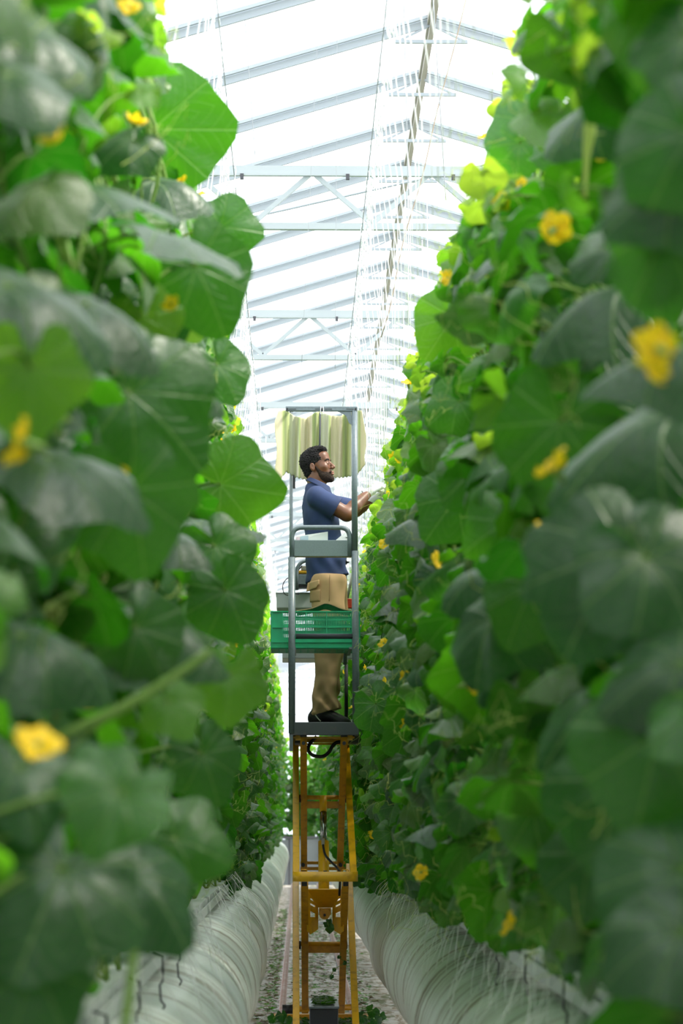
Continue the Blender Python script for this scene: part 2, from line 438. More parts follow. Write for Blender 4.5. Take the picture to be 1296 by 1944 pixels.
def arc_path(points, rad, n=6):
    """poly-line with rounded corners"""
    P = [Vector(p) for p in points]; out = [P[0]]
    for i in range(1, len(P) - 1):
        a, b, c = P[i - 1], P[i], P[i + 1]
        d1 = (a - b).normalized(); d2 = (c - b).normalized()
        r = min(rad, (a - b).length * .49, (c - b).length * .49)
        p1 = b + d1 * r; p2 = b + d2 * r
        for k in range(n + 1):
            t = k / n
            out.append((1 - t) ** 2 * p1 + 2 * t * (1 - t) * b + t * t * p2)
    out.append(P[-1]); return out

def bez(a, b, c, d, n=10):
    a, b, c, d = map(Vector, (a, b, c, d))
    return [(1 - t) ** 3 * a + 3 * (1 - t) ** 2 * t * b + 3 * (1 - t) * t * t * c + t ** 3 * d for t in [i / n for i in range(n + 1)]]

def spline(P, n=6):
    P = [Vector(p) for p in P]; out = []
    for i in range(len(P) - 1):
        p0 = P[max(i - 1, 0)]; p1 = P[i]; p2 = P[i + 1]; p3 = P[min(i + 2, len(P) - 1)]
        for k in range(n):
            t = k / n
            out.append(0.5 * ((2 * p1) + (p2 - p0) * t + (2 * p0 - 5 * p1 + 4 * p2 - p3) * t * t + (3 * p1 - p0 - 3 * p2 + p3) * t ** 3))
    out.append(P[-1]); return out

def copy_tree(o, parent=None):
    c = o.copy(); COL.objects.link(c)
    if parent is not None: c.parent = parent
    for ch in o.children: copy_tree(ch, c)
    return c

# ------------------------------------------------------------------ the setting
ROW_L, ROW_R = -0.56, 0.84         # centre lines of the two crop rows
AX = 0.14                          # middle of the aisle
END_Y = 52.0                       # where the rows end
WALL_Y = 78.0

def struct(name, mb, mat, label=None, **k):
    o = mb.build(name, mat, None, **k); tag(o, label, None, None, 'structure'); return o

struct('floor', MB().grid(lambda u, v: (-9.2 + 20 * u, -4 + (WALL_Y + 4) * v, 0.0), 10, 40), M_floor,
       'white film covered greenhouse floor strewn with leaf litter')

EAVE, RIDGE, SPAN, RX = 5.72, 6.32, 4.0, 0.80
def roof_glass():
    m = MB()
    for b in (-2, -1, 0, 1, 2):
        x = RX + b * SPAN
        for sx in (-1, 1):
            a = (x, RIDGE + .02); e = (x + sx * 2, EAVE + .02)
            m.add([(a[0], -4.0, a[1]), (e[0], -4.0, e[1]), (e[0], WALL_Y, e[1]), (a[0], WALL_Y, a[1])], [(0, 1, 2, 3)])
    return m
struct('ceiling', roof_glass(), M_glass, 'diffuse glass panes of the pitched greenhouse roof')

def gable(y):
    m = MB()
    for b in (-2, -1, 0, 1, 2):
        x = RX + b * SPAN
        m.add([(x - 2, y, 0), (x + 2, y, 0), (x + 2, y, EAVE), (x, y, RIDGE), (x - 2, y, EAVE)], [(0, 1, 2, 3, 4)])
    return m
struct('wall_back', gable(WALL_Y), M_glass, 'glass gable wall closing the far end')
for nm, x in (('wall_left', -9.2), ('wall_right', 10.8)):
    m = MB(); m.add([(x, -4, 0), (x, WALL_Y, 0), (x, WALL_Y, EAVE), (x, -4, EAVE)], [(0, 1, 2, 3)])
    struct(nm, m, M_glass, 'glass side wall of the greenhouse')
m = MB()
for i in range(11):
    x = -9.2 + 2 * i
    m.box((x, WALL_Y - .06, EAVE / 2), (.06, .08, EAVE))
for z in (.6, 1.4, 2.2, 3.0, 3.8, 4.6, 5.4):
    m.box((RX, WALL_Y - .08, z), (20, .06, .05))
struct('trim_1', m, M_alu, 'glazing bars of the far gable wall')
m = MB()
for b in (-2, -1, 0, 1):
    x = RX + b * SPAN + 2
    m.box((x, (1 + WALL_Y) / 2, EAVE - .02), (.18, WALL_Y - 1, .05)); m.box((x - .09, (1 + WALL_Y) / 2, EAVE + .03), (.02, WALL_Y - 1, .10)); m.box((x + .09, (1 + WALL_Y) / 2, EAVE + .03), (.02, WALL_Y - 1, .10))
struct('trim_2', m, M_alu, 'aluminium valley gutters between the roof bays')

# ridge bars, one per bay
for b, lab in ((0, 'brownish ridge bar running away above the man'), (-1, 'ridge bar of the roof bay left of the aisle'), (1, 'ridge bar of the roof bay right of the aisle')):
    x = RX + b * SPAN
    m = MB(); m.box((x, (1 + WALL_Y) / 2, RIDGE - .02), (.05, WALL_Y - 1, .06)); m.box((x, (1 + WALL_Y) / 2, RIDGE - .06), (.022, WALL_Y - 1, .04))
    tag(m.build('ridge_bar', M_ridge, None), lab, 'ridge bar')

TR_Z1, TR_Z0 = 5.50, 5.14
def rafter_mb(x0):
    m = MB()
    for sx in (-1, 1):
        a = Vector((x0, 0, RIDGE)); b = Vector((x0 + sx * 2, 0, EAVE))
        dn = Vector((0, 0, -.035))
        m.bar(a + dn, b + dn, .016, .045, side=(0, 1, 0))
        for o in (-.030, .030):
            m.bar(a + Vector((0, o, 0)), b + Vector((0, o, 0)), .020, .020, side=(0, 1, 0))
    return m
raf = None; nraf = 0
RAF_Y = [14.57 + 1.114 * k for k in range(-6, 57)]
for bay in (0, -1):
    for i, y in enumerate(RAF_Y):
        if bay == -1 and y < 24: continue
        if raf is None:
            raf = empty('glazing_rafter', (RX, y, 0))
            o = rafter_mb(0).build('rafter_bars', M_alu, raf); o.location = (0, 0, 0)
            t2 = MB().box((0, 0, RIDGE - .155), (.44, .02, .02))
            for sx in (-1, 1): t2.bar((sx * .20, 0, RIDGE - .15), (0, 0, RIDGE - .05), .012, .012)
            o = t2.build('collar_tie', M_alu, raf); o.location = (0, 0, 0)
            r_ = raf
        else:
            r_ = copy_tree(raf); r_.location = (RX + bay * SPAN, y, 0)
        if bay == 0: tag(r_, 'pale glazing rafter pair sloping down from the ridge over the aisle', 'rafter', 'glazing rafters over the aisle')
        else: tag(r_, 'pale glazing rafter pair in the roof bay left of the aisle', 'rafter', 'glazing rafters of the left bay')

def truss(y, lab, grp=None):
    r_ = empty('roof_truss', (0, y, TR_Z0))
    def part(name, m, mat):
        o = m.build(name, mat, r_); o.location = (0, 0, 0); return o
    zt, zb = TR_Z1 - TR_Z0, 0.0
    X0, X1 = -5.2, 6.8
    part('top_chord', MB().box(((X0 + X1) / 2, 0, zt), (X1 - X0, .06, .045)).box(((X0 + X1) / 2, -.02, zt - .032), (X1 - X0, .03, .02)), M_white)
    part('bottom_chord', MB().box(((X0 + X1) / 2, 0, zb), (X1 - X0, .04, .04)), M_white)
    m = MB(); x = .08 - .745 * 7
    while x < X1 - .4:
        m.bar((x - .02, 0, zt - .03), (x - .37, 0, zb + .02), .028, .028, side=(0, 1, 0))
        m.bar((x + .02, 0, zt - .03), (x + .37, 0, zb + .02), .028, .028, side=(0, 1, 0))
        x += .745
    o = part('web_bars', m, M_white)
    m = MB()
    for k in range(-6, 9): m.box((.30 + .66 * k, -.035, zt - .05), (.022, .02, .035))
    part('clips', m, M_clip)
    tag(r_, lab, 'roof truss', grp)
names = ['second nearest', 'nearest visible', 'second visible', 'third visible', 'fourth visible']
for k in range(-1, 14):
    y = 15.1 + 4.46 * k
    if k < 0: truss(y, 'white lattice truss across the roof, above the frame')
    elif k == 0: truss(y, 'largest white lattice truss across the roof, highest in the picture')
    elif k == 1: truss(y, 'white lattice truss second highest in the picture, behind the largest one')
    elif k == 2: truss(y, 'white lattice truss just above the top bar of the picking lift')
    elif k == 3: truss(y, 'white lattice truss passing behind the shade cloth of the picking lift')
    else: truss(y, 'small white lattice truss far down the aisle behind the man', 'far roof trusses')

def line_thing(name, pts, r, mat, lab, cat, n=6, grp=None):
    return tag(MB().tube(pts, r, n).build(name, mat, None), lab, cat, grp)

line_thing('brace_cable', [(-1.0, 17.05, TR_Z1 + .02), (RX + 1.4, 15.4, 5.86)], .007, M_alu, 'thin bracing cable slanting across under the upper roof panes', 'cable')
# wires hanging from the roof
def hang(px0, py0, px1, py1, Y, r, mat, lab, sway=0.0, grp=None):
    a = pt(px0, py0, Y); b = pt(px1, py1, Y)
    d = a - b; k = (5.6 - a.z) / max(d.z, .01) if a.z < 5.6 else 0
    top = a + d * k
    P = [top + (b - top) * (i / 14) + Vector((sway * math.sin(i * 1.1) * (i / 14), 0, 0)) for i in range(15)]
    return line_thing('hanging_wire', P, r, mat, lab, 'wire', 5, grp)
hang(766, 0, 775, 372, 12.0, .0028, M_wire, 'grey support wire left of the ridge bar top')
hang(822, 0, 846, 380, 12.5, .0032, M_wire, 'grey support wire starting beside the ridge bar top')
hang(884, 0, 722, 640, 13.0, .0035, M_tanwire, 'tan kinked wire drooping along the right of the ridge', .012)
hang(462, 0, 484, 296, 13.6, .0022, M_wire, 'thin grey wire left of the middle roof panes, leftmost of the lone roof wires')
hang(606, 0, 572, 700, 14.0, .0015, M_wire, 'faint thin wire hanging over the upper middle panes')
hang(640, 0, 636, 700, 14.4, .0015, M_wire, 'faint thin wire hanging just right of the middle panes')
hang(936, 0, 934, 190, 11.5, .0020, M_wire, 'thin grey wire beside the uppermost right leaves')
hang(386, 0, 384, 170, 11.6, .0020, M_wire, 'thin grey wire beside the uppermost left leaves')

# crop wires with their twine hooks
WZ = 4.9
for x, lab in ((-.35, 'crop wire carrying twine hooks above the left row'), (.365, 'crop wire carrying twine hooks above the right row')):
    line_thing('crop_wire', [(x, 1.5, WZ), (x, 30, WZ - .01), (x, END_Y + 1, WZ)], .003, M_wire, lab, 'wire')

def hook_thing(loc, sgn, Ls):
    r_ = empty('twine_hook', loc)
    m = MB().tube([(0, 0, .02), (.0, .012, .035), (0, .026, .02), (.01 * sgn, .02, -.06), (.035 * sgn, .03, -.20), (.03 * sgn, .015, -.22), (.018 * sgn, .02, -.14)], .0026, 5)
    o = m.build('hook_wire', M_hook, r_); o.location = (0, 0, 0)
    m = MB()
    for q in range(3):
        z = -.06 - q * .05
        m.tube([(.012 * sgn + .006 * math.cos(a), .02 + .02 * math.sin(a) + a * .002, z + .02 * math.sin(a * 2) - a * .004) for a in [i * .7 for i in range(10)]], .003, 4)
    o = m.build('spare_twine', M_string, r_); o.location = (0, 0, 0)
    xo = .10 * sgn
    m = MB().tube([(.02 * sgn, .02, -.19), (.3 * xo, .02, -.4), (.9 * xo, .0, -Ls * .6), (xo, 0, -Ls)], .0024, 4)
    o = m.build('hanging_twine', M_string, r_); o.location = (0, 0, 0)
    return r_
for x, sgn, lab, grp in ((.365, 1, 'white twine hook and string on the crop wire above the right row', 'twine hooks over the right row'),
                         (-.35, -1, 'white twine hook and string on the crop wire above the left row', 'twine hooks over the left row')):
    first = hook_thing((x, 6.0, WZ), sgn, 1.35); tag(first, lab, 'twine hook', grp)
    y = 6.35
    while y < 46:
        c = copy_tree(first); c.location = (x + random.uniform(-.004, .004), y, WZ); c.rotation_euler.z = random.uniform(-.35, .35)
        y += .36 + random.uniform(-.05, .05) + max(0, (y - 26) * .012)
# free white strings seen between the rows and the wires
def strings(x0, n, lab, grp):
    src = None
    for i in range(n):
        y = 13.0 + 34 * (i / n) ** 1.15 + random.uniform(-.15, .15)
        if src is None:
            m = MB().tube([(0, 0, 0), (.004, 0, -.5), (0, 0, -1.55)], .0022, 4)
            src = o = m.build('support_string', M_string, None)
        else:
            o = src.copy(); COL.objects.link(o)
        o.location = (x0 + random.uniform(-.10, .16) * (1 if x0 > 0 else -1), y, 5.12)
        tag(o, lab, 'string', grp)
strings(.62, 64, 'thin white string hanging from the roof into the right row', 'strings into the right row')
strings(-.42, 30, 'thin white string hanging from the roof into the left row', 'strings into the left row')

# ------------------------------------------------------------------ ducts, gutters, rails
TZ, TR_ = 0.64, 0.315
def duct(x, lab, seed):
    rg = np.random.default_rng(seed)
    n = 40; ny = 520
    ys = 1.6 + (END_Y - 1.6) * (np.linspace(0, 1, ny)) ** 1.35
    th = np.linspace(0, 2 * PI, n, endpoint=False)
    Y, T = np.meshgrid(ys, th, indexing='ij')
    ph = rg.uniform(0, 6.28, 12)
    # soft belly between hangers plus skewed wrinkles
    r = TR_ + .012 * np.sin(Y * 2.1 + ph[0]) + .006 * np.sin(Y * 6.3 + 1.2 * np.sin(T + ph[1]) + ph[2]) \
        + .0018 * np.sin(Y * 21 + 2.3 * np.sin(Y * .7) + 2.3 * np.sin(T + ph[3])) + .0028 * np.sin(Y * 37 + 3 * np.cos(T * 2 + ph[4]) + ph[5]) * np.clip(np.sin(Y * 1.3 + T), 0, 1)
    sag = .02 * np.sin(Y * .9 + ph[6])
    V = np.stack([x + r * np.cos(T), Y, TZ + r * np.sin(T) * 1.0 + sag], -1).reshape(-1, 3)
    i = np.arange(ny - 1)[:, None] * n; j = np.arange(n)[None, :]
    F = np.stack([i + j, i + n + j, i + n + (j + 1) % n, i + (j + 1) % n], -1).reshape(-1, 4)
    o = link('air_duct', np_mesh('air_duct', V, F), M_tube)
    e = MB()
    for k in range(n):
        a0, a1 = th[k], th[(k + 1) % n]
        e.add([(x, END_Y, TZ), (x + TR_ * math.cos(a0), END_Y, TZ + TR_ * math.sin(a0)), (x + TR_ * math.cos(a1), END_Y, TZ + TR_ * math.sin(a1))], [(0, 1, 2)])
    e.build('end_cap', M_tube, o)
    return tag(o, lab, 'air duct')
DL, DR = AX - .66, AX + .66
duct(DL, 'long white film air duct under the left row, streaked with dirt', 3)
duct(DR, 'long white film air duct under the right row, streaked with dirt', 5)

def gutter(x, lab):
    r_ = empty('growing_gutter', (x, 1.5, 1.02))
    L = END_Y - 1.5; yc = (END_Y + 1.5) / 2
    MB().box((x, yc, .995), (.18, L, .012)).box((x - .09, yc, 1.01), (.008, L, .045)).box((x + .09, yc, 1.01), (.008, L, .045)).build('trough', M_gutter, r_)
    MB().box((x, yc, 1.03), (.15, L, .05)).build('substrate_slab', M_gutter, r_)
    m = MB()
    y = 2.0
    xo = x + (.36 if x > AX else -.36)
    while y < END_Y: m.bar((xo, y, 0.02), (xo, y, .975), .035, .035); m.box((xo, y, .015), (.12, .12, .03)); m.bar((xo, y, .975), (x, y, .975), .03, .02, side=(0, 1, 0)); y += 2.5
    m.build('support_posts', M_white, r_)
    # crumpled film along the gutter lip
    s_ = 1 if x < AX else -1
    n = 700
    def fn(u, v):
        y = 2 + (END_Y - 2) * u
        j = .02 * math.sin(y * 31 + v * 5) + .016 * math.sin(y * 57 + 1 + v * 3)
        return (x - s_ * (.095 + .02 * v + .5 * j * v), y, 1.06 - .045 * v + .008 * math.sin(y * 43) * v)
    MB().grid(fn, n, 3).build('lip_film', M_film, r_)
    return tag(r_, lab, 'gutter')
gutter(ROW_L, 'white raised growing gutter under the left row vines')
gutter(ROW_R, 'white raised growing gutter under the right row vines')

# clips and loose roots / strings hanging over the ducts
def clip(loc, lab, grp):
    m = MB().tube([(0, 0, .02), (.03, 0, .01), (.032, 0, -.06), (.022, 0, -.075), (.026, 0, -.12), (.038, 0, -.135), (.03, 0, -.15)], .0035, 5)
    return tag(m.build('hanger_hook', M_clip, None), lab, 'hook', grp)
src = None
for i in range(8):
    side = 1 if i % 2 else 0
    if src is None: src = o = clip((0, 0, 0), None, None)
    else: o = src.copy(); COL.objects.link(o)
    y = 5.4 + (i // 2) * 1.1
    o.location = ((ROW_R - .12) if side else (ROW_L + .12), y, 1.06); o.rotation_euler = (0, 0, PI if side else 0)
    tag(o, 'dark bent wire hook hanging from the ' + ('right' if side else 'left') + ' gutter over the duct', 'hook', 'hooks on the ' + ('right' if side else 'left') + ' gutter')
def loose(side, n, seed):
    rg = random.Random(seed); m = MB()
    for i in range(n):
        y = 4.2 + 13 * rg.random() ** 1.1
        xr = ROW_R - .18 if side > 0 else ROW_L + .14
        s_ = -side
        z0 = 1.12; L = rg.uniform(.15, .42)
        dx = s_ * rg.uniform(.0, .16)
        c = (xr, y, z0)
        pts = [(xr, y, z0), (xr + dx * .5, y + rg.uniform(-.05, .05), z0 - L * .3), (xr + dx, y + rg.uniform(-.1, .1), z0 - L * .65), (xr + dx * 1.2, y + rg.uniform(-.12, .12), z0 - L)]
        m.tube(spline(pts, 3), .0016, 4)
    o = m.build('loose_twine', M_string, None)
    return o
tag(loose(1, 90, 1), 'loose white twine ends hanging over the right air duct', 'twine', kind='stuff')
tag(loose(-1, 60, 2), 'loose white twine ends hanging over the left air duct', 'twine', kind='stuff')

for x, lab in ((-.115, 'pinkish heating pipe rail on the left of the aisle floor'), (.40, 'pinkish heating pipe rail on the right of the aisle floor')):
    r_ = empty('pipe_rail', (x, 1.5, 0))
    m = MB().tube([(x, 1.6, .07), (x, END_Y - 1, .07)], .0255, 14); m.build('pipe', M_rail, r_)
    m = MB(); y = 2.2
    while y < END_Y - 1: m.box((x, y, .022), (.045, .04, .045)); y += 1.25
    m.build('supports', M_wire, r_)
    tag(r_, lab, 'rail')

# litter
def litter(n, seed):
    rg = np.random.default_rng(seed)
    V = []; F = []
    for i in range(n):
        y = 15.5 + 24 * rg.random() ** 1.3
        x = AX + (rg.normal(0, .2) if rg.random() < .4 else rg.choice([-1, 1]) * rg.normal(.34, .06))
        if abs(x + .115) < .05 or abs(x - .40) < .05: continue
        if y < 17.4 and -.07 < x < .36: continue
        s_ = rg.uniform(.010, .035); a = rg.uniform(0, 6.28); b = rg.uniform(.2, .8)
        ca, sa = math.cos(a), math.sin(a)
        k = len(V)
        for (u, v, w_) in ((1, 0, .1), (.3, b, .5), (-.8, .4 * b, .2), (-.6, -.6 * b, .45)):
            V.append((x + s_ * (u * ca - v * sa), y + s_ * (u * sa + v * ca), .006 + s_ * w_ * rg.uniform(.3, 1)))
        F.append((k, k + 1, k + 2, k + 3))
    V = np.array(V); tn = np.zeros((len(V), 4)); tn[:, 3] = 1
    tn[:, 0] = np.repeat(rg.uniform(0, .6, len(V) // 4), 4); tn[:, 1] = np.repeat(rg.uniform(0, 1, len(V) // 4), 4)
    uv = np.tile(np.array([[.7, .9], [.8, .6], [.2, .7], [.3, .4]]), (len(V) // 4, 1))
    return np_mesh('leaf_litter', V, F, False, uv, tn)
tag(link('leaf_litter', litter(3000, 4), M_leaf), 'dry and green leaf litter strewn over the aisle floor', 'leaf litter', kind='stuff')
tag(link('leaf_litter', litter(3600, 9), M_soil), 'brown leaf crumbs strewn over the aisle floor', 'leaf litter', kind='stuff')

# end of the aisle
r_ = empty('end_panel', (AX, END_Y + .9, 0))
MB().box((AX, END_Y + .9, .48), (2.4, .05, .96)).build('panel', M_farpanel, r_)
m = MB().box((AX, END_Y + .8, 1.0), (2.6, .05, .05))
for x in (-1.0, -.33, .33, 1.0): m.box((AX + x, END_Y + .82, .5), (.04, .04, 1.0))
m.build('frame', M_clip, r_)
tag(r_, 'dark framed grey panel closing the aisle floor at the far end', 'panel')

# ------------------------------------------------------------------ melon vines
NR, NS = 7, 30
_th = np.linspace(-PI, PI, NS, endpoint=False) + PI / NS
_rho = np.linspace(0, 1, NR + 1)[1:]
def leaf_faces():
    F = []
    # triangle fan as quads with a doubled centre is avoided: centre ring of tiny radius
    for i in range(NR - 1):
        for j in range(NS):
            F.append((i * NS + j, i * NS + (j + 1) % NS, (i + 1) * NS + (j + 1) % NS, (i + 1) * NS + j))
    return np.array(F)
LF = leaf_faces(); NVL = NR * NS
def _rho_fix():
    r = _rho.copy(); r[0] = 0.02; return r
RHO = _rho_fix()

def leaves(L):
    """L: list of dict(base, tip, nor, size, age, hue, ky, kx, fold, ruf). Returns V, F, UV, tint of one mesh."""
    n = len(L)
    g = lambda k: np.array([l[k] for l in L], dtype=float)
    size = g('size')[:, None, None]; ky = g('ky')[:, None, None]; kx = g('kx')[:, None, None]
    fold = g('fold')[:, None, None]; ruf = g('ruf')[:, None, None]
    ph = rng.uniform(0, 6.28, (n, 1, 1)); ph2 = rng.uniform(0, 6.28, (n, 1, 1))
    lob = rng.uniform(.03, .085, (n, 1, 1))
    T = _th[None, None, :]; R = RHO[None, :, None]
    at = np.abs(T)
    # tip at angle 0; heart notch at +-pi
    out = (0.80 + 0.17 * np.cos(T)) * (1 - .90 * np.exp(-((PI - at) / .20) ** 2)) + lob * np.cos(5 * T) * (at < 2.8) + .09 * np.exp(-(T / .25) ** 2)
    out = out + .012 * np.sin(13 * T + ph) + .010 * np.sin(22 * T + ph2)
    r = R * out
    X = r * np.sin(T); Y = r * np.cos(T)
    UV = np.stack([X * .5 + .5, Y * .5 + .5], -1)
    Z = -fold * np.abs(X) - .10 * np.exp(-(r / .18) ** 2)
    Z = Z + ruf * R ** 2.5 * (np.sin(5 * T + ph) * .6 + np.sin(3 * T + ph2) * .7 + .35 * np.sin(9 * T + ph2 * 2))
    Z = Z + .02 * np.cos((T / .72) * 2 * PI) * R * (R < .95)
    kx_ = np.where(np.abs(kx) < 1e-3, 1e-3, kx); ky_ = np.where(np.abs(ky) < 1e-3, 1e-3, ky)
    X2 = np.sin(kx_ * X) / kx_; Z = Z - (1 - np.cos(kx_ * X)) / kx_
    Y2 = np.sin(ky_ * Y) / ky_ + Z * np.sin(ky_ * Y); Z = Z * np.cos(ky_ * Y) - (1 - np.cos(ky_ * Y)) / ky_
    P = np.stack([X2, Y2, Z], -1) * size[..., None]
    tip = np.array([l['tip'] for l in L], float); nor = np.array([l['nor'] for l in L], float); base = np.array([l['base'] for l in L], float)
    tip /= np.linalg.norm(tip, axis=1, keepdims=True)
    nor = nor - (nor * tip).sum(1, keepdims=True) * tip; nor /= np.linalg.norm(nor, axis=1, keepdims=True)
    b = np.cross(tip, nor)
    W = P[..., 0:1] * b[:, None, None, :] + P[..., 1:2] * tip[:, None, None, :] + P[..., 2:3] * nor[:, None, None, :] + base[:, None, None, :]
    V = W.reshape(-1, 3)
    F = (LF[None] + (np.arange(n) * NVL)[:, None, None]).reshape(-1, 4)
    tn = np.zeros((n, NVL, 4)); tn[..., 3] = 1; tn[..., 0] = g('age')[:, None]; tn[..., 1] = g('hue')[:, None]
    UVb = np.broadcast_to(UV, (n, NR, NS, 2)).reshape(-1, 2)
    return V, F, UVb, tn.reshape(-1, 4)

ZMAX = {1: 3.72, -1: 3.95}
def random_leaves(rg, side, n, depth_m, zlo, zhi, inner):
    """leaves in plant-local coordinates (origin on the gutter line at floor level). side=+1: row right of the aisle (aisle towards -x)."""
    L = []
    s_ = -side                                   # x direction of the aisle
    for i in range(n):
        u = rg.random()
        z = zlo + (zhi - zlo) * u ** .95
        topf = max(0.0, (z - (zhi - 1.2)) / 1.2)
        young = rg.random() < .10 + .45 * topf
        size = rg.uniform(.105, .155) * (1 - .45 * topf * rg.random())
        if young: size *= rg.uniform(.4, .7)
        bottomf = max(0.0, (zlo + .5 - z) / .5)
        reach = inner(z) - size * .55
        q = rg.random()
        if q < .68: x = s_ * (reach - abs(rg.normal(0, .11)))
        elif q < .84: x = rg.uniform(-.15, .15)
        else: x = -s_ * rg.uniform(.10, .30)
        y = rg.uniform(-depth_m / 2, depth_m / 2) * 1.15
        az = (PI if s_ < 0 else 0) + rg.normal(0, .85)
        if x * s_ < -.05: az += PI
        az = az if rg.random() > .0 else az
        el = rg.uniform(-.05, 1.35)
        nor = np.array([math.cos(az) * math.cos(el), math.sin(az) * math.cos(el), math.sin(el)])
        out = np.array([math.cos(az), math.sin(az), 0.0])
        dn = -np.array([0, 0, 1.0]); tip = dn - dn.dot(nor) * nor; tip /= np.linalg.norm(tip)
        ro = rg.normal(0, .55); bb = np.cross(tip, nor)
        tip = tip * math.cos(ro) + bb * math.sin(ro)
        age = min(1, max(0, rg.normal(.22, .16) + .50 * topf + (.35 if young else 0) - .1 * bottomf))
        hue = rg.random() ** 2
        L.append(dict(base=np.array([x, y, z]), tip=tip, nor=nor, size=size, age=age, hue=hue, ky=rg.uniform(.2, 1.9), kx=rg.uniform(-.2, 1.5),
                      fold=rg.choice([0, .1, .25, .55], p=[.2, .3, .25, .25]), ruf=rg.uniform(.06, .19)))
    return L

def stem_mesh(rg, L, zhi, side, zb=1.05):
    m = MB()
    n = 26; ax = rg.uniform(-.04, .04)
    P = [(.05 * math.sin(i * .9 + ax * 50), .04 * math.cos(i * .7), zb + (zhi - zb) * i / n) for i in range(n + 1)]
    m.tube(spline(P, 2), .0055, 6)
    P2 = [(p[0] - .12 * side * min(1, i / 8) , p[1] + .07, p[2] * .985 + .01) for i, p in enumerate(P)]
    m.tube(spline(P2, 2), .0048, 6)
    for l in L:
        b = Vector(l['base']); k = int(np.clip((b.z - .10 - zb) / (zhi - zb) * n, 0, n))
        a = Vector(P[k] if rg.random() < .5 else P2[k])
        t = Vector(l['tip'])
        mid = (a + b) / 2 + Vector((0, 0, .05)) - t * .02
        m.tube(bez(a, mid, b - t * .05 - Vector(l['nor']) * .03, b - Vector(l['nor']) * l['size'] * .09, 6), .0026 + l['size'] * .008, 5)
    return m.mesh('stem')

def tendril_mesh(rg, side, n, zlo, zhi, inner, tr=.002):
    m = MB(); s_ = -side
    for i in range(n):
        z = zhi - (zhi - zlo) * rg.random() ** 1.8
        x = s_ * (inner(z) - rg.uniform(.05, .22)); y = rg.uniform(-.25, .25)
        d = Vector((s_ * rg.uniform(.2, 1), rg.uniform(-1, 1), rg.uniform(-.2, 1.0))).normalized()
        L = rg.uniform(.06, .17); k = rg.uniform(6, 16); A = rg.uniform(.008, .03); pts = []
        for q in range(15):
            t = q / 14; c = A * t
            pts.append(Vector((x, y, z)) + d * L * t + Vector((c * math.cos(k * t), c * math.sin(k * t), c * math.sin(k * t + 1) + .02 * t * t * rg.choice([-1, 1]))))
        m.tube(pts, [tr * (1 - .5 * q / 14) for q in range(15)], 4, caps=False)
    return m.mesh('tendrils')

def flower_mesh():
    m = MB()
    for k in range(5):
        a = k * 2 * PI / 5
        ca, sa = math.cos(a), math.sin(a)
        def fn(u, v, ca=ca, sa=sa, k=k):
            r = .003 + .026 * v; wd = .0145 * math.sin(PI * min(1, .12 + v * .80)) ** .7 * (2 * u - 1)
            z = .012 * v + .006 * math.sin(v * 3 + k) - .004 * (2 * u - 1) ** 2 + .003 * math.sin(u * 9 + k) * v
            return (ca * r - sa * wd, sa * r + ca * wd, z)
        m.grid(fn, 4, 5)
    return m.mesh('flower')
def flower_tube_mesh():
    return MB().tube([(0, 0, -.03), (0, 0, -.012), (0, 0, .003)], [.003, .006, .0045], 7).mesh('calyx')
FLOWER = flower_mesh(); FLOWER.materials.append(M_petal)
CALYX = flower_tube_mesh(); CALYX.materials.append(M_stem)

def add_flower(parent, loc, rot, sc=1.0):
    f = bpy.data.objects.new('flower', FLOWER); COL.objects.link(f); f.parent = parent
    f.location = loc; f.rotation_euler = rot; f.scale = (sc,) * 3
    c = bpy.data.objects.new('calyx', CALYX); COL.objects.link(c); c.parent = f
    return f

def inner_r(z):       # how far foliage reaches from the row centre towards the aisle
    return float(np.interp(z, [1.1, 1.5, 2.0, 2.6, 3.2, 3.7, 4.2], [.43, .46, .50, .48, .42, .34, .26]))
def inner_l(z):
    return float(np.interp(z, [1.1, 1.5, 2.0, 2.6, 3.2, 3.7, 4.2], [.22, .28, .31, .30, .27, .23, .18]))

SIL_L = ([0, 100, 200, 260, 340, 430, 560, 640, 700, 780, 850, 900, 950, 1000, 1100, 1200, 1300, 1400, 1500, 1600, 1640, 1700, 1750, 1800, 1850, 1944],
         [368, 392, 432, 452, 448, 488, 468, 446, 458, 455, 460, 500, 512, 500, 490, 508, 500, 490, 480, 455, 420, 372, 350, 310, 200, 160])
SIL_R = ([0, 100, 200, 300, 400, 500, 600, 700, 800, 890, 905, 915, 950, 965, 1000, 1100, 1200, 1300, 1400, 1500, 1600, 1650, 1700, 1750, 1800, 1850, 1900, 1944],
         [955, 950, 915, 900, 852, 815, 792, 765, 738, 712, 716, 726, 726, 706, 690, 686, 682, 668, 664, 672, 690, 712, 760, 825, 910, 1005, 1105, 1180])
def prune(L, side, x0, y0):
    """the picker keeps the aisle trimmed: drop leaves that would reach out into it"""
    keep = []
    for l in L:
        c = np.array(l['base']) + np.array([x0, y0, 0]) + l['tip'] * l['size'] * .45
        if c[1] < 2.6: continue
        px, py = proj(c); rr = l['size'] * .62 * F_PX / c[1]
        if any(h[0] == side and h[3] > c[1] - .1 and (h[1] + .55 * h[4] * math.cos(math.radians(h[5])) - px) ** 2 + (h[2] - .55 * h[4] * math.sin(math.radians(h[5])) - py) ** 2 < (h[4] * .62 + rr * .45) ** 2 for h in HERO): continue
        if side < 0:
            lim = min(np.interp(v, *SIL_L) for v in (py - rr * .5, py, py + rr * .7))
            if px + rr * .85 > lim: continue
        else:
            lim = max(np.interp(v, *SIL_R) for v in (py - rr * .5, py, py + rr * .7))
            if px - rr * .78 < lim: continue
        keep.append(l)
    return keep

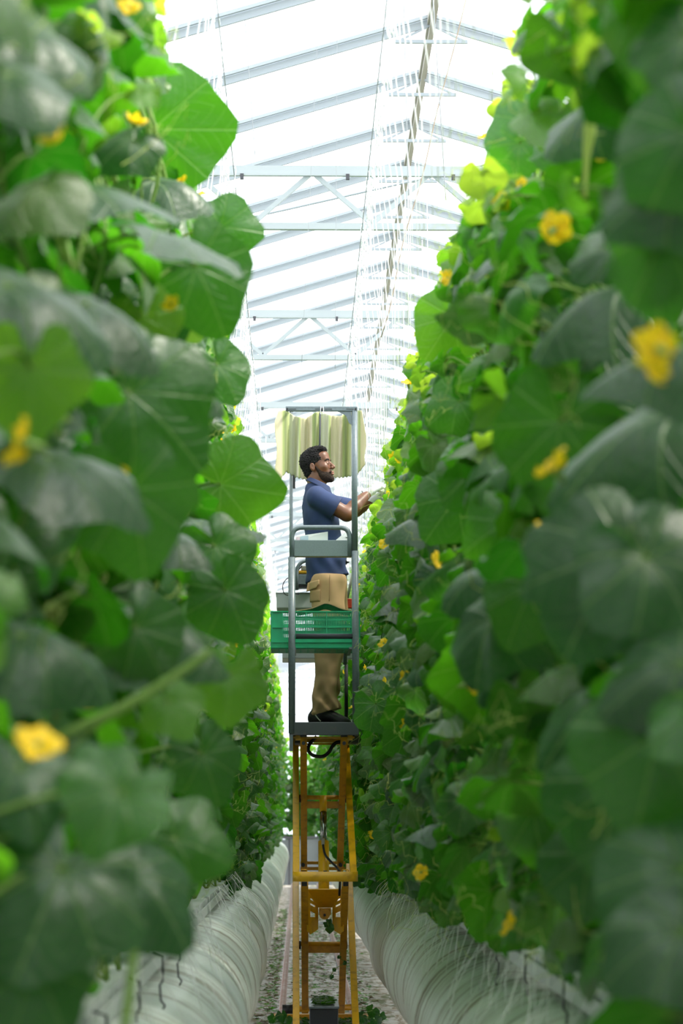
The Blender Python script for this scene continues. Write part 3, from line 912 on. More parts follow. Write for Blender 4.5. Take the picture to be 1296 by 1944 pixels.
def make_vine(rg, side, n, depth_m, zlo, zhi, loc, extra=None, cut=False, nfl=3, ntend=26, zb=1.05):
    inner = inner_r if side > 0 else inner_l
    root = empty('melon_vine', loc)
    L = random_leaves(rg, side, n, depth_m, zlo, zhi, inner)
    if cut: L = prune(L, side, loc[0], loc[1])
    if extra:
        for e in extra:
            e = dict(e); e['base'] = np.array(e['base']) - np.array(loc); L.append(e)
    V, F, UV, tn = leaves(L)
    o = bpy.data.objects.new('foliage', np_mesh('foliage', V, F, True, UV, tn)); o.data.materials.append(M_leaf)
    COL.objects.link(o); o.parent = root
    o = bpy.data.objects.new('stem', stem_mesh(rg, L, zhi, side, zb)); o.data.materials.append(M_stem); COL.objects.link(o); o.parent = root
    if ntend:
        o = bpy.data.objects.new('tendrils', tendril_mesh(rg, side, ntend, zlo, zhi, inner, .0013 if cut else .0022)); o.data.materials.append(M_tend); COL.objects.link(o); o.parent = root; o['kind'] = 'stuff'
    for k in range(nfl):
        z = zhi - (zhi - zlo) * rg.random() ** 1.3; s_ = -side
        f = Vector((s_ * (inner(z) - rg.uniform(.03, .12)), rg.uniform(-.2, .2), z))
        if cut:
            px, py = proj(np.array(f + Vector(loc)))
            if (side < 0 and px > np.interp(py, *SIL_L) - 12) or (side > 0 and px < np.interp(py, *SIL_R) + 12): continue
        add_flower(root, f, (rg.uniform(-1, 1), s_ * rg.uniform(.3, 1.3), rg.uniform(0, 6)), rg.uniform(.8, 1.15))
    return root

# prominent leaves of the nearest vines: (side, x, y of the leaf stalk in the photograph, distance, radius px,
#   tip direction in the picture in degrees, facing (right, up, towards camera), age, ky, kx, fold)
HERO = [
 # left row
 (-1, 60, 40, 3.4, 175, -50, (.35, .75, .55), .05, .7, .5, .3),
 (-1, 20, 130, 3.2, 150, -70, (.2, .7, .6), .05, .7, .4, .2),
 (-1, 290, 245, 7.2, 150, 0, (.10, -.25, .95), .50, .15, .2, .05),
 (-1, 296, 330, 6.9, 125, -20, (.10, .80, .60), .02, .75, .6, .45),
 (-1, 130, 330, 4.6, 210, -28, (.25, .93, .28), .02, .30, .35, .1),
 (-1, 300, 430, 4.9, 165, -22, (.30, .93, .25), .02, .40, .35, .1),
 (-1, 375, 505, 5.4, 135, -62, (.30, -.20, .90), .38, .3, .4, .1),
 (-1, 420, 430, 7.4, 80, -5, (.2, -.1, .95), .42, .3, .4, .1),
 (-1, 20, 520, 3.3, 240, -35, (.25, .80, .50), .05, .85, .5, .25),
 (-1, 170, 560, 3.7, 190, -50, (.30, .80, .50), .05, .8, .5, .35),
 (-1, 270, 600, 5.2, 95, -70, (.20, -.30, .90), .70, .3, .5, .1),
 (-1, 320, 640, 5.9, 100, -50, (.30, .60, .65), .05, .7, .6, .4),
 (-1, 330, 700, 5.6, 120, -32, (.25, .80, .50), .02, .7, .8, .5),
 (-1, 60, 700, 3.2, 140, -88, (.20, -.30, .90), .65, .3, .5, .15),
 (-1, 415, 690, 7.2, 78, -60, (.3, .1, .9), .45, .3, .4, .1),
 (-1, 250, 740, 4.7, 190, -42, (.25, .05, .95), .32, .45, .4, .1),
 (-1, 100, 850, 3.6, 225, -20, (.25, .88, .40), .03, .7, .5, .2),
 (-1, 250, 930, 4.0, 160, -75, (.3, -.2, .9), .40, .3, .5, .1),
 (-1, 420, 920, 7.6, 112, -10, (.15, -.2, .95), .55, .2, .3, .05),
 (-1, 380, 985, 7.0, 118, -4, (.10, .94, .25), .02, .4, .5, .1),
 (-1, 410, 1035, 6.4, 95, -60, (.25, .1, .95), .38, .4, .5, .1),
 (-1, 330, 1010, 5.6, 95, -45, (.30, .80, .5), .03, .6, .6, .3),
 (-1, 430, 1120, 6.3, 100, -65, (.25, .0, .95), .40, .3, .5, .1),
 (-1, 280, 1150, 4.5, 185, -35, (.30, .85, .40), .05, .7, .8, .4),
 (-1, 50, 1190, 3.5, 200, -20, (.25, .80, .50), .05, .9, .6, .3),
 (-1, 260, 1190, 4.4, 110, -60, (.2, .0, .95), .30, .4, .5, .1),
 (-1, 232, 1500, 2.95, 125, -115, (.05, .45, .88), .40, .5, -.3, .0),
 (-1, 205, 1470, 3.0, 82, 120, (.1, .5, .85), .40, .4, .2, .0),
 (-1, 440, 1280, 4.9, 90, -95, (.2, .1, .95), .62, .4, .5, .2),
 (-1, 320, 1330, 3.9, 75, -60, (.1, .3, .95), .62, .3, .4, .1),
 (-1, 385, 1430, 5.4, 95, -70, (.3, .1, .9), .3, .4, .5, .1),
 (-1, 335, 1590, 4.4, 115, -20, (.2, .2, .95), .42, .7, .5, .2),
 (-1, 120, 1640, 3.2, 215, -110, (.2, .55, .8), .05, .6, .5, .15),
 (-1, 250, 1650, 3.9, 170, -50, (.3, .55, .75), .05, .8, .5, .3),
 (-1, 40, 1450, 3.0, 140, -80, (.2, .5, .8), .05, .6, .5, .2),
 (-1, 60, 1830, 3.2, 150, -60, (.3, .3, .9), .15, .6, .5, .2),
 # right row
 (1, 1310, 250, 3.1, 185, -125, (-.35, -.05, .93), .14, .5, .7, .15),
 (1, 1290, 330, 3.15, 170, -150, (-.2, .35, .9), .05, .6, .6, .2),
 (1, 1255, 470, 3.25, 135, -95, (-.25, .0, .95), .25, .5, .6, .15),
 (1, 1225, -10, 3.3, 175, -88, (-.45, -.1, .85), .52, .3, .9, .4),
 (1, 1300, 60, 3.2, 130, -100, (-.2, .3, .9), .15, .5, .6, .2),
 (1, 1130, 190, 5.0, 135, -130, (-.35, .60, .70), .06, .5, .9, .35),
 (1, 1000, 230, 7.0, 88, -160, (-.3, .1, .95), .40, .4, .4, .1),
 (1, 985, 270, 6.8, 70, -95, (-.3, .0, .95), .42, .4, .4, .1),
 (1, 1040, 30, 5.6, 90, -160, (-.4, .55, .7), .08, .5, .5, .4),
 (1, 1180, 520, 4.4, 215, -140, (-.30, .80, .50), .03, .55, .9, .5),
 (1, 1080, 470, 5.4, 90, -100, (-.25, .1, .95), .15, .3, .4, .1),
 (1, 1270, 430, 3.2, 150, -120, (-.3, .0, .95), .3, .4, .5, .1),
 (1, 860, 600, 8.4, 92, -125, (-.2, -.2, .95), .60, .3, .6, .1),
 (1, 870, 760, 8.0, 75, -150, (-.35, .1, .9), .5, .4, .4, .1),
 (1, 1285, 650, 3.4, 190, -165, (-.25, .88, .40), .03, .5, .6, .3),
 (1, 1130, 640, 5.2, 110, -110, (-.3, .4, .8), .08, .5, .6, .2),
 (1, 1060, 800, 4.4, 165, -95, (-.25, -.15, .95), .45, .35, .6, .15),
 (1, 1270, 760, 3.7, 270, -138, (-.30, .75, .60), .03, .65, .8, .35),
 (1, 870, 940, 7.6, 98, -130, (-.3, .0, .95), .38, .2, .5, .1),
 (1, 800, 980, 8.8, 80, -165, (-.3, .85, .5), .04, .6, .5, .2),
 (1, 960, 990, 5.8, 95, -150, (-.25, .1, .95), .48, .5, .4, .1),
 (1, 1185, 1040, 3.5, 215, -120, (-.10, .35, .92), .03, .7, .4, .05),
 (1, 1170, 1035, 3.55, 190, -175, (-.2, .55, .8), .03, .7, .4, .05),
 (1, 1230, 1050, 3.4, 190, -60, (.1, .35, .92), .03, .7, .4, .05),
 (1, 950, 1070, 5.4, 135, -160, (-.25, .80, .55), .04, .8, .6, .25),
 (1, 1010, 1110, 4.9, 120, -115, (-.3, .1, .95), .45, .4, .6, .15),
 (1, 930, 1170, 5.0, 130, -100, (-.3, .45, .8), .05, .6, .9, .5),
 (1, 1150, 1300, 4.2, 190, -130, (-.30, .60, .75), .04, .6, .9, .6),
 (1, 1070, 1340, 5.0, 100, -90, (-.3, .2, .95), .35, .4, .6, .15),
 (1, 1250, 1390, 3.3, 200, -105, (-.2, .05, .95), .22, .5, .5, .15),
 (1, 1290, 1250, 3.3, 170, -150, (-.2, .6, .8), .05, .7, .6, .3),
 (1, 1010, 1540, 5.4, 115, -80, (-.3, -.1, .95), .42, .5, .9, .3),
 (1, 1290, 1640, 3.2, 200, -125, (-.25, .55, .8), .04, .7, .5, .1),
 (1, 1290, 1760, 3.1, 170, -150, (-.2, .65, .75), .04, .6, .5, .1),
 (1, 1170, 1480, 4.0, 170, -100, (-.2, .2, .95), .12, .6, .5, .1),
 (1, 1120, 1620, 4.4, 120, -100, (-.2, .3, .95), .10, .6, .5, .1),
 (1, 720, 1275, 12.6, 55, -30, (-.2, .75, .6), .08, .5, .4, .1),
 (1, 712, 1335, 12.2, 60, -60, (-.2, .1, .95), .30, .3, .4, .05),
 (1, 900, 1340, 7.6, 70, -110, (-.2, .0, .95), .55, .3, .4, .1),
 (1, 880, 1520, 7.0, 60, -100, (-.2, .2, .95), .3, .4, .4, .1),
]
HERO_FLOWERS = [(-1, 70, 1415, 2.8, 1.35), (-1, 325, 577, 5.0, 1.0), (-1, 243, 15, 4.5, 1.1), (-1, 98, 250, 3.3, 1.0), (-1, 125, 255, 4.3, .8), (-1, 168, 1340, 4.0, .7),
                (1, 1084, 95, 5.6, .9), (1, 1060, 150, 5.7, .7), (1, 1143, 292, 5.2, 1.0), (1, 990, 348, 6.2, .8), (1, 895, 640, 7.8, 1.0), (1, 1192, 742, 4.4, 1.3), (1, 1225, 722, 4.4, 1.0),
                (1, 870, 925, 7.2, .9), (1, 785, 855, 9.5, .9), (1, 822, 857, 9.3, 1.0), (1, 1155, 1425, 4.3, .7), (1, 1060, 405, 5.8, .8), (1, 955, 970, 6.0, .7)]

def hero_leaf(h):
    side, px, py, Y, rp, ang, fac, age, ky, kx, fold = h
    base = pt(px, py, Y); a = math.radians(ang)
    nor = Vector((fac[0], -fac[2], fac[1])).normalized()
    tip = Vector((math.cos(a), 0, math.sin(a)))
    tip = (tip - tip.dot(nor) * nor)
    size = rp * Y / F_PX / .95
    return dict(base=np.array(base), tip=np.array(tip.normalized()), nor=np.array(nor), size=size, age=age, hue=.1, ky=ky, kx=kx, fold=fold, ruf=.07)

SP = 0.46
near_ys = [3.0 + SP * k for k in range(30)]            # 3.0 .. 16.3
vines = []
WORDS = ['frontmost', 'second', 'third', 'fourth', 'fifth', 'sixth', 'seventh', 'eighth', 'ninth', 'tenth', 'eleventh', 'twelfth', 'thirteenth', 'fourteenth', 'fifteenth', 'sixteenth', 'seventeenth', 'eighteenth', 'nineteenth', 'twentieth'] + ['twenty-' + w_ for w_ in ('first', 'second', 'third', 'fourth', 'fifth', 'sixth', 'seventh', 'eighth', 'ninth')] + ['thirtieth']
for side, X, nm in ((-1, ROW_L, 'left'), (1, ROW_R, 'right')):
    heroes = [h for h in HERO if h[0] == side]
    for k, y in enumerate(near_ys):
        rg = np.random.default_rng(100 + k * 2 + side)
        lo, hi = y - SP / 2, y + SP / 2
        if k == 0: lo = 0
        if k == len(near_ys) - 1: hi = 99
        ex = [hero_leaf(h) for h in heroes if lo <= h[3] < hi]
        root = make_vine(rg, side, 140 if k < 14 else 160, SP, .97 if side > 0 else 1.08, ZMAX[side], (X, y, 0), ex, True, nfl=2, ntend=14 if k < 12 else 28)
        tag(root, f'{WORDS[k]} big-leaved melon vine of the {nm} row, counted from the camera', 'melon plant', f'melon vines of the {nm} row')
        vines.append((side, y, root))
for side, px, py, Y, sc in HERO_FLOWERS:
    v = min((v for v in vines if v[0] == side), key=lambda v: abs(v[1] - Y))
    p = pt(px, py, Y) - v[2].location
    add_flower(v[2], p, (1.2 + random.uniform(-.4, .4), random.uniform(-.4, .4), random.uniform(-.5, .5)), sc * .72)

def far_vines(side, X, nm):
    protos = []
    y = near_ys[-1] + SP
    lab = f'melon vine in the long leafy stretch of the {nm} row beyond the picking lift'
    k = 0
    while y < END_Y - .6:
        rg = np.random.default_rng(500 + k * 2 + side)
        if k < 7:
            r_ = make_vine(rg, side, 150, SP, 1.03, ZMAX[side], (X, y, 0), None, False, nfl=2, ntend=34)
            protos.append(r_)
        else:
            r_ = copy_tree(protos[(k * 3 + k // 7) % 7]); r_.location = (X + rg.uniform(-.03, .03), y, rg.uniform(-.06, .05))
            r_.scale = (1, rg.choice([-1, 1]) * rg.uniform(.95, 1.1), rg.uniform(.97, 1.03))
        tag(r_, lab, 'melon plant', f'far melon vines of the {nm} row')
        y += SP * (1.0 if y < 30 else 1.15); k += 1
far_vines(-1, ROW_L, 'left'); far_vines(1, ROW_R, 'right')
# the rows run on behind the camera, and a neighbouring row stands on either side
pro = {s: [v for v in bpy.data.objects if v.name.startswith('melon_vine') and v.get('group') == f'far melon vines of the {n} row'][:6] for s, n in ((-1, 'left'), (1, 'right'))}
def bulk(side, x, ys, lab, grp, sy):
    for i, y in enumerate(ys):
        src = pro[side][i % 6]; c = src.copy(); COL.objects.link(c)
        for ch in src.children:
            if ch.name.split('.')[0] in ('foliage', 'stem'):
                d_ = ch.copy(); COL.objects.link(d_); d_.parent = c
        c.location = (x, y, 0); c.scale = (1, sy * (1 if i % 2 else -1), 1); tag(c, lab, 'melon plant', grp)
for side, X, nm in ((-1, ROW_L, 'left'), (1, ROW_R, 'right')):
    bulk(side, X + side * .06, [-3.6 + .62 * k for k in range(10)], f'melon vine of the {nm} row standing behind the camera', f'{nm} row vines behind the camera', 1.3)
    bulk(side, X + side * 1.42, [-1.5 + .8 * k for k in range(40)], f'melon vine of the next row beyond the {nm} row', f'vines of the row beyond the {nm} row', 1.7)


# thick pale main stem and a long stalk close to the camera
v = [v for v in vines if v[0] == 1][3][2]
o = MB().tube(spline([pt(1118, 150, 4.4) - v.location, pt(1120, 235, 4.4) - v.location, pt(1113, 300, 4.4) - v.location, pt(1110, 375, 4.4) - v.location], 5), [.008 + .004 * math.sin(i * .35) for i in range(16)], 8).build('main_stem', M_tend, v); o.location = (0, 0, 0)
o = MB().tube(spline([pt(1118, 195, 4.4) - v.location, pt(1160, 215, 4.4) - v.location, pt(1240, 205, 4.3) - v.location], 5), .0035, 6).build('leaf_stalk', M_stem, v); o.location = (0, 0, 0)
v = [v for v in vines if v[0] == -1][1][2]
o = MB().tube(spline([pt(230, 1620, 3.35) - v.location, pt(245, 1700, 3.3) - v.location, pt(254, 1790, 3.3) - v.location, pt(236, 1960, 3.25) - v.location], 5), .0062, 8).build('leaf_stalk', M_stem, v); o.location = (0, 0, 0)
o = MB().tube(spline([pt(110, 1400, 3.5) - v.location, pt(230, 1345, 3.5) - v.location, pt(330, 1285, 3.5) - v.location, pt(400, 1235, 3.5) - v.location], 5), [.0085 - .0002 * i for i in range(16)], 8).build('side_shoot', M_stem, v); o.location = (0, 0, 0)

# crops beyond: low rows of the cross bay past the end of the aisle
proto = None
for i in range(14):
    rg = np.random.default_rng(900 + i)
    x = AX - 2.6 + i * .4
    if proto is None:
        proto = r_ = make_vine(rg, 1, 320, .9, .5, 3.35, (x, END_Y + 8, 0), None, False, nfl=0, ntend=0, zb=0.0)
    else:
        r_ = copy_tree(proto); r_.location = (x, END_Y + 8 + rg.uniform(-.6, 1.2), 0); r_.scale = (1, 1, rg.uniform(.85, 1.05)); r_.rotation_euler.z = rg.uniform(0, 6)
    tag(r_, 'small leafy plant standing past the far end of the aisle', 'plant', 'plants past the end of the aisle')

# ------------------------------------------------------------------ picking lift (scissor lift on the pipe rails)
YF, YB = 15.1, 16.75
lift = empty('scissor_lift', (AX, 15.8, 0))
tag(lift, 'tall yellow and grey scissor picking lift standing in the aisle, a man on its platform', 'scissor lift')
def P(px, py, Y=YF): return pt(px, py, Y)
def part(name, m, mat, parent=lift, bevel=0.0): return m.build(name, mat, parent, bevel=bevel)
X_ = (1, 0, 0)

# chassis
zd = .20
xl, xr = P(512, 1900, 15.3).x, P(716, 1900, 15.3).x
m = MB().box(((xl + xr) / 2, 15.25, zd - .02), (xr - xl, 1.55, .03)); part('deck_plate', m, M_deck, bevel=.003)
m = MB()
for x in (xl + .04, xr - .04): m.box((x, 15.55, .15), (.05, 2.3, .07))
for y in (14.45, 16.65): m.box(((xl + xr) / 2, y, .15), (xr - xl, .06, .07))
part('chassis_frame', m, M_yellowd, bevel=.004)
for x in (-.115, .40):
    for y in (14.7, 16.4):
        m = MB().disc_ring((x, y, .125), X_, .03, .05, 20).disc_ring((x - .03, y, .125), X_, .042, .012, 20).disc_ring((x + .03, y, .125), X_, .042, .012, 20)
        part('wheel', m, M_black)
a, b = P(588, 1905, 15.2), P(642, 1905, 15.2)
m = MB().box(((a.x + b.x) / 2, 15.53, .265), (b.x - a.x, .66, .13)); bx_ = part('battery_box', m, M_blackb, bevel=.006)
m = MB().box(((a.x + b.x) / 2, 15.53, .336), (b.x - a.x + .012, .68, .014)); o = m.build('box_lid', M_grey, bx_, bevel=.002)
part('rear_roller', MB().disc_ring(P(546, 1916, 16.3), X_, .030, .07, 20), M_black)
part('rear_axle_tube', MB().tube([P(560, 1916, 16.5), P(668, 1912, 16.5)], .020, 14), M_yellowd)

# scissor arms
def arm(name, a, b, w_, t_, mat): return part(name, MB().bar(a, b, w_, t_, side=X_), mat, bevel=.003)
AW = .040
arm('outer_arm', P(561, 1398, 16.5), P(562, 1664, 14.8), AW, .05, M_yellow)
arm('outer_arm', P(656, 1398, 16.5), P(671, 1664, 14.8), AW, .05, M_yellow)
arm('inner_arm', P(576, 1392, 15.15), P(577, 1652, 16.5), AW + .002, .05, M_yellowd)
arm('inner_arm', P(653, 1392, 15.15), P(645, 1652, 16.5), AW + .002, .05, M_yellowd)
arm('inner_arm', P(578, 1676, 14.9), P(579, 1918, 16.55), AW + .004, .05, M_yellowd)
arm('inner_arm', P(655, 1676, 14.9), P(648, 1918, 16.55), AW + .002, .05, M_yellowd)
arm('outer_arm', P(561, 1645, 16.55), P(562, 1992, 14.6), AW, .05, M_yellow)
arm('outer_arm', P(662, 1645, 16.55), P(677, 1992, 14.6), AW, .05, M_yellow)
# front U band with rounded corners
l, r, z0 = P(557, 1664, 14.8), P(677, 1664, 14.8), P(600, 1664, 14.75).z
pth = arc_path([(l.x, 15.0, z0), (l.x, 14.72, z0), (r.x, 14.72, z0), (r.x, 15.0, z0)], .05, 6)
m = MB(); hh = .029
vs = [];
for p in pth: vs += [(p.x, p.y, p.z - hh), (p.x, p.y, p.z + hh)]
m.add(vs, [(2 * i, 2 * i + 2, 2 * i + 3, 2 * i + 1) for i in range(len(pth) - 1)], True)
o = m.build('front_yoke', M_yellow, lift, solidify=.012)
o = MB().box(((l.x + r.x) / 2, 14.755, z0 + hh - .004), (r.x - l.x - .05, .06, .006)).build('yoke_lip', M_yellow, o)
o = part('bolt', MB().disc_ring(P(617, 1654, 14.75), (0, 0, 1), .010, .008, 10), M_clip)
for x0, x1 in ((571, 582), (649, 661)):
    p = arc_path([P(x0, 1658, 14.8), P(x0, 1651, 14.8), P(x1, 1651, 14.8), P(x1, 1658, 14.8)], .006, 3)
    part('hose_guide', MB().tube(p, .003, 6), M_yellow)
for x0, x1 in ((572, 583), (651, 661)):
    a, b = P(x0, 1678, 14.85), P(x1, 1678, 14.85); part('pivot_block', MB().box((a + b) / 2, (b.x - a.x, .05, .026)), M_black, bevel=.003)
for y0, h_ in ((1638, .020), (1649, .022)):
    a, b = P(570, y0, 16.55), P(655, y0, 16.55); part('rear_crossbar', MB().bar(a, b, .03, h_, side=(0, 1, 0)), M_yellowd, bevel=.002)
for x in (575, 646): part('pivot_pin', MB().disc_ring(P(x, 1642, 16.35), (0, 1, 0), .013, .10, 14), M_black)
for x, y in ((576, 1411), (653, 1411)): part('pivot_pin', MB().disc_ring(P(x, y, 15.12), (0, 1, 0), .011, .05, 14), M_black)
# mid cross tubes and cylinder
for y0, y1, s_ in ((1514, 1528, 1), (1792, 1802, 1)):
    a, b = P(566, y0, 15.75), P(659, y0, 15.75)
    part('cross_tube', MB().tube([a, b], .0145, 16), M_yellowd)
    a, b = P(580, y1, 15.8), P(650, y1, 15.8)
    part('cross_plate', MB().bar(a, b, .02, .045, side=(0, 1, 0)), M_yellowd, bevel=.002)
    for x in (569, 657): part('pivot_stub', MB().disc_ring(P(x, y0 + 2, 15.75), X_, .026, .014, 16), M_black)
cy = part('hydraulic_cylinder', MB().tube([P(614, 1598, 15.68), P(614.5, 1692, 15.55)], .034, 20), M_yellow)
MB().tube([P(613.5, 1538, 15.74), P(614, 1600, 15.68)], .0215, 20).build('chrome_rod', M_chrome, cy)
MB().tube([P(613, 1510, 15.74), P(613.5, 1541, 15.74)], .0235, 16).build('rod_clevis', M_yellow, cy)
MB().tube([P(613, 1592, 15.63), P(613, 1604, 15.62)], [.012, .010], 12).build('hose_fitting', M_ridge, cy)
part('hydraulic_hose', MB().tube(spline([P(613, 1604, 15.6), P(617, 1622, 15.55), P(628, 1636, 15.5), P(640, 1648, 15.4), P(645, 1662, 15.3), P(644, 1700, 15.35)], 6), .0075, 8), M_black)
# funnel shaped cylinder bracket
br = empty('x', (0, 0, 0)); bpy.data.objects.remove(br)
m = MB().add([P(583, 1688, 15.35), P(651, 1688, 15.35), P(631, 1722, 15.55), P(604, 1722, 15.55)], [(0, 1, 2, 3)])
bk = m.build('cylinder_bracket', M_yellow, lift, solidify=.006)
def cheek(flip):
    f = (lambda x: x) if not flip else (lambda x: 1234.5 - x)
    m = MB()
    cols = [583, 589, 598, 603]
    def Q(x, y): return P(f(x), y, 15.35 + (x - 583) / 20 * .16)
    ytop = lambda x: 1690 + (x - 583) / 20 * 32
    def quad(x0, x1, ya0, ya1, yb0, yb1): m.add([Q(x0, ya0), Q(x1, ya1), Q(x1, yb1), Q(x0, yb0)], [(0, 1, 2, 3)])
    quad(583, 588, ytop(583), ytop(588), 1768, 1772)
    quad(598, 603, ytop(598), ytop(603), 1768, 1764)
    for (a, b) in ((None, 1706), (1710, 1716), (1720, 1731), (1741, None)):
        for (x0, x1) in ((588, 593), (593, 598)):
            ya0 = ytop(x0) if a is None else a - (2 if a < 1725 else 0) + (x0 - 588) * (.5 if a < 1725 else 0); ya1 = ytop(x1) if a is None else a - (2 if a < 1725 else 0) + (x1 - 588) * (.5 if a < 1725 else 0)
            yb0 = (1774 - (x0 - 588) * .6) if b is None else b - 2 + (x0 - 588) * .5; yb1 = (1774 - (x1 - 588) * .6) if b is None else b - 2 + (x1 - 588) * .5
            if yb0 > ya0: quad(x0, x1, ya0, max(ya1, ya0 if a is None else ya1), yb0, max(yb1, ya1))
    return m
for fl in (False, True): cheek(fl).build('cheek_plate', M_yellow, bk, solidify=.006)
part('bracket_box', MB().box(P(616.5, 1730, 15.6), (.075, .07, .045)), M_yellowd, bevel=.003)
part('pivot_boss', MB().disc_ring(P(616, 1735, 15.5), (0, 1, 0), .033, .10, 22), M_yellowd)
part('boss_pin', MB().disc_ring(P(616, 1737, 15.44), (0, 1, 0), .008, .02, 12), M_black)
part('boss_clamp', MB().box(P(616, 1752, 15.56), (.085, .05, .016)), M_chrome, bevel=.002)

# platform
ZP = P(600, 1371, YF).z
a, b = P(548.5, 1383, YF), P(681, 1383, YF)
th_ = P(600, 1371, YF).z - P(600, 1396, YF).z
m = MB().box(((a.x + b.x) / 2, (YF + YB) / 2, ZP - .008), (b.x - a.x, YB - YF, .016))
pf = part('platform_deck', m, M_deck, bevel=.002)
MB().box(((a.x + b.x) / 2, YF, ZP - th_ / 2), (b.x - a.x, .03, th_)).build('front_lip', M_deck, pf, bevel=.004)
m = MB()
for x in (a.x + .012, b.x - .012): m.box((x, (YF + YB) / 2 + .02, ZP - th_ / 2), (.024, YB - YF, th_))
m.build('side_rails', M_deck, pf, bevel=.003)
m = MB(); z_ = P(600, 1396, YF).z
for x in (P(566, 1400, YF).x, P(664, 1400, YF).x): m.box((x, 15.9, z_ - .012), (.035, 1.5, .03))
for y in (15.2, 15.9, 16.6): m.box(((a.x + b.x) / 2, y, z_ - .010), (b.x - a.x - .05, .03, .012))
m.build('yellow_subframe', M_yellow, pf)
m = MB(); q0, q1 = P(566, 1405, 15.7), P(651, 1405, 15.7); m.bar(q0, q1, .03, .032, side=(0, 1, 0)); m.build('slide_crossbar', M_yellow, pf)
m = MB().box(P(567, 1405, 15.45), (.05, .4, .05)).box(P(671, 1404, 15.45), (.06, .4, .05)); m.build('slide_track', M_black, pf)
part('corner_bracket', MB().box(P(552.5, 1410, YF), (.022, .03, .10)), M_grey, bevel=.002)
for x in (576, 653): part('arm_cap', MB().box(P(x, 1396, 15.13), (.042, .05, .02)), M_black, bevel=.003)
part('black_hose', MB().tube(spline([P(601, 1398, 15.5), P(588, 1412, 15.5), P(585, 1424, 15.5), P(594, 1434, 15.5), P(612, 1436, 15.5), P(624, 1428, 15.5), P(632, 1415, 15.5), P(641, 1409, 15.5), P(656, 1409, 15.5)], 6), .011, 10), M_black)

# front rail with U handle, tray and grip
part('front_post', MB().tube([P(553.5, 1058, YF), P(554, 1392, YF)], .0215, 20), M_grey)
part('front_handle', MB().tube(arc_path([P(554, 1060, YF), P(554, 1001.5, YF), P(663.5, 1001.5, YF), P(663.5, 1056, YF)], .065, 10), .0150, 16), M_grey)
rp = part('mast_post', MB().tube([P(672.5, 779, YF), P(673, 1050, YF)], .0185, 20), M_grey)
MB().tube([P(673.5, 1046, YF), P(675.5, 1372, YF)], .0215, 20).build('post_sleeve', M_grey, rp)
a, b = P(558, 1041, YF), P(667, 1041, YF); h_ = P(600, 1025, YF).z - P(600, 1056, YF).z
tr_ = part('tray', MB().box((a + b) / 2, (b.x - a.x, .012, h_)), M_greyp, bevel=.003)
MB().box(((a.x + b.x) / 2, YF + .03, a.z - h_ / 2 + .004), (b.x - a.x, .06, .006)).box(((a.x + b.x) / 2, YF + .06, a.z), (b.x - a.x, .01, h_)).build('tray_floor', M_card, tr_)
part('foam_grip', MB().tube([P(561, 1208, YF), P(669, 1208, YF)], .0165, 16), M_foam)
part('clamp_knob', MB().tube([P(656, 1068, YF + .05), P(663, 1067, YF + .05)], [.009, .004], 10).tube([P(657, 1064, YF + .05), P(657, 1072, YF + .05)], .004, 8), M_black)
# rear rail
part('rear_post', MB().tube([P(552.5, 779, YB), P(552.5, 1372, YB)], .0125, 14), M_grey)
part('rear_post', MB().tube([P(657, 1262, YB), P(657, 1376, YB)], .0125, 14), M_black)
part('rear_handle', MB().tube(arc_path([P(563, 1120, YB), P(563, 1064, YB), P(655, 1064, YB), P(655, 1262, YB)], .09, 10), .013, 14), M_grey)
# side rails joining front and rear
part('side_rail', MB().tube([P(553.5, 1205, YF), P(553, 1212, YB)], .012, 12), M_grey)
part('side_rail', MB().tube([P(675, 1205, YF), P(662, 1216, YB)], .012, 12), M_grey)
# sun shade frame
a, b = P(542, 776.5, YF), P(678, 776.5, YF)
tb = part('top_bar', MB().box((a + b) / 2, (b.x - a.x, .03, .029)), M_grey, bevel=.003)
m = MB()
for x in (545, 611, 675): m.disc_ring(P(x, 776.5, YF - .018), (0, 1, 0), .0065, .008, 12)
m.build('bolt_heads', M_black, tb)
m = MB()
for x0, x1 in ((548, 562), (598, 607), (616, 630), (657, 671)): m.box((P(x0, 776.5, YF - .0155) + P(x1, 776.5, YF - .0155)) / 2, ((x1 - x0) * .00322, .002, .004))
m.build('slots', M_black, tb)
m = MB()
for x in (547, 671): m.tube([P(x, 777, YF), P(x + (4 if x < 600 else -5), 778, YB)], .009, 10)
m.bar(P(551, 778, YB), P(667, 778, YB), .02, .02, side=(0, 1, 0)); m.build('shade_frame', M_grey, tb)
q = [P(640, 781, YF), P(666, 781, YF), P(668, 807, YF), P(662, 803, YF), P(657, 790, YF), P(650, 785, YF)]
g_ = MB().add(q, [(0, 1, 2, 3, 4, 5)]).build('gusset', M_grey, tb, solidify=.012)
part('shade_pole', MB().tube([P(607.5, 783, YB - .16), P(606, 905, YB - .16)], .0065, 8), M_foam)
MB().box(P(558, 915, YB - .05), (.018, .02, .09)).build('pole_bracket', M_black, lift)

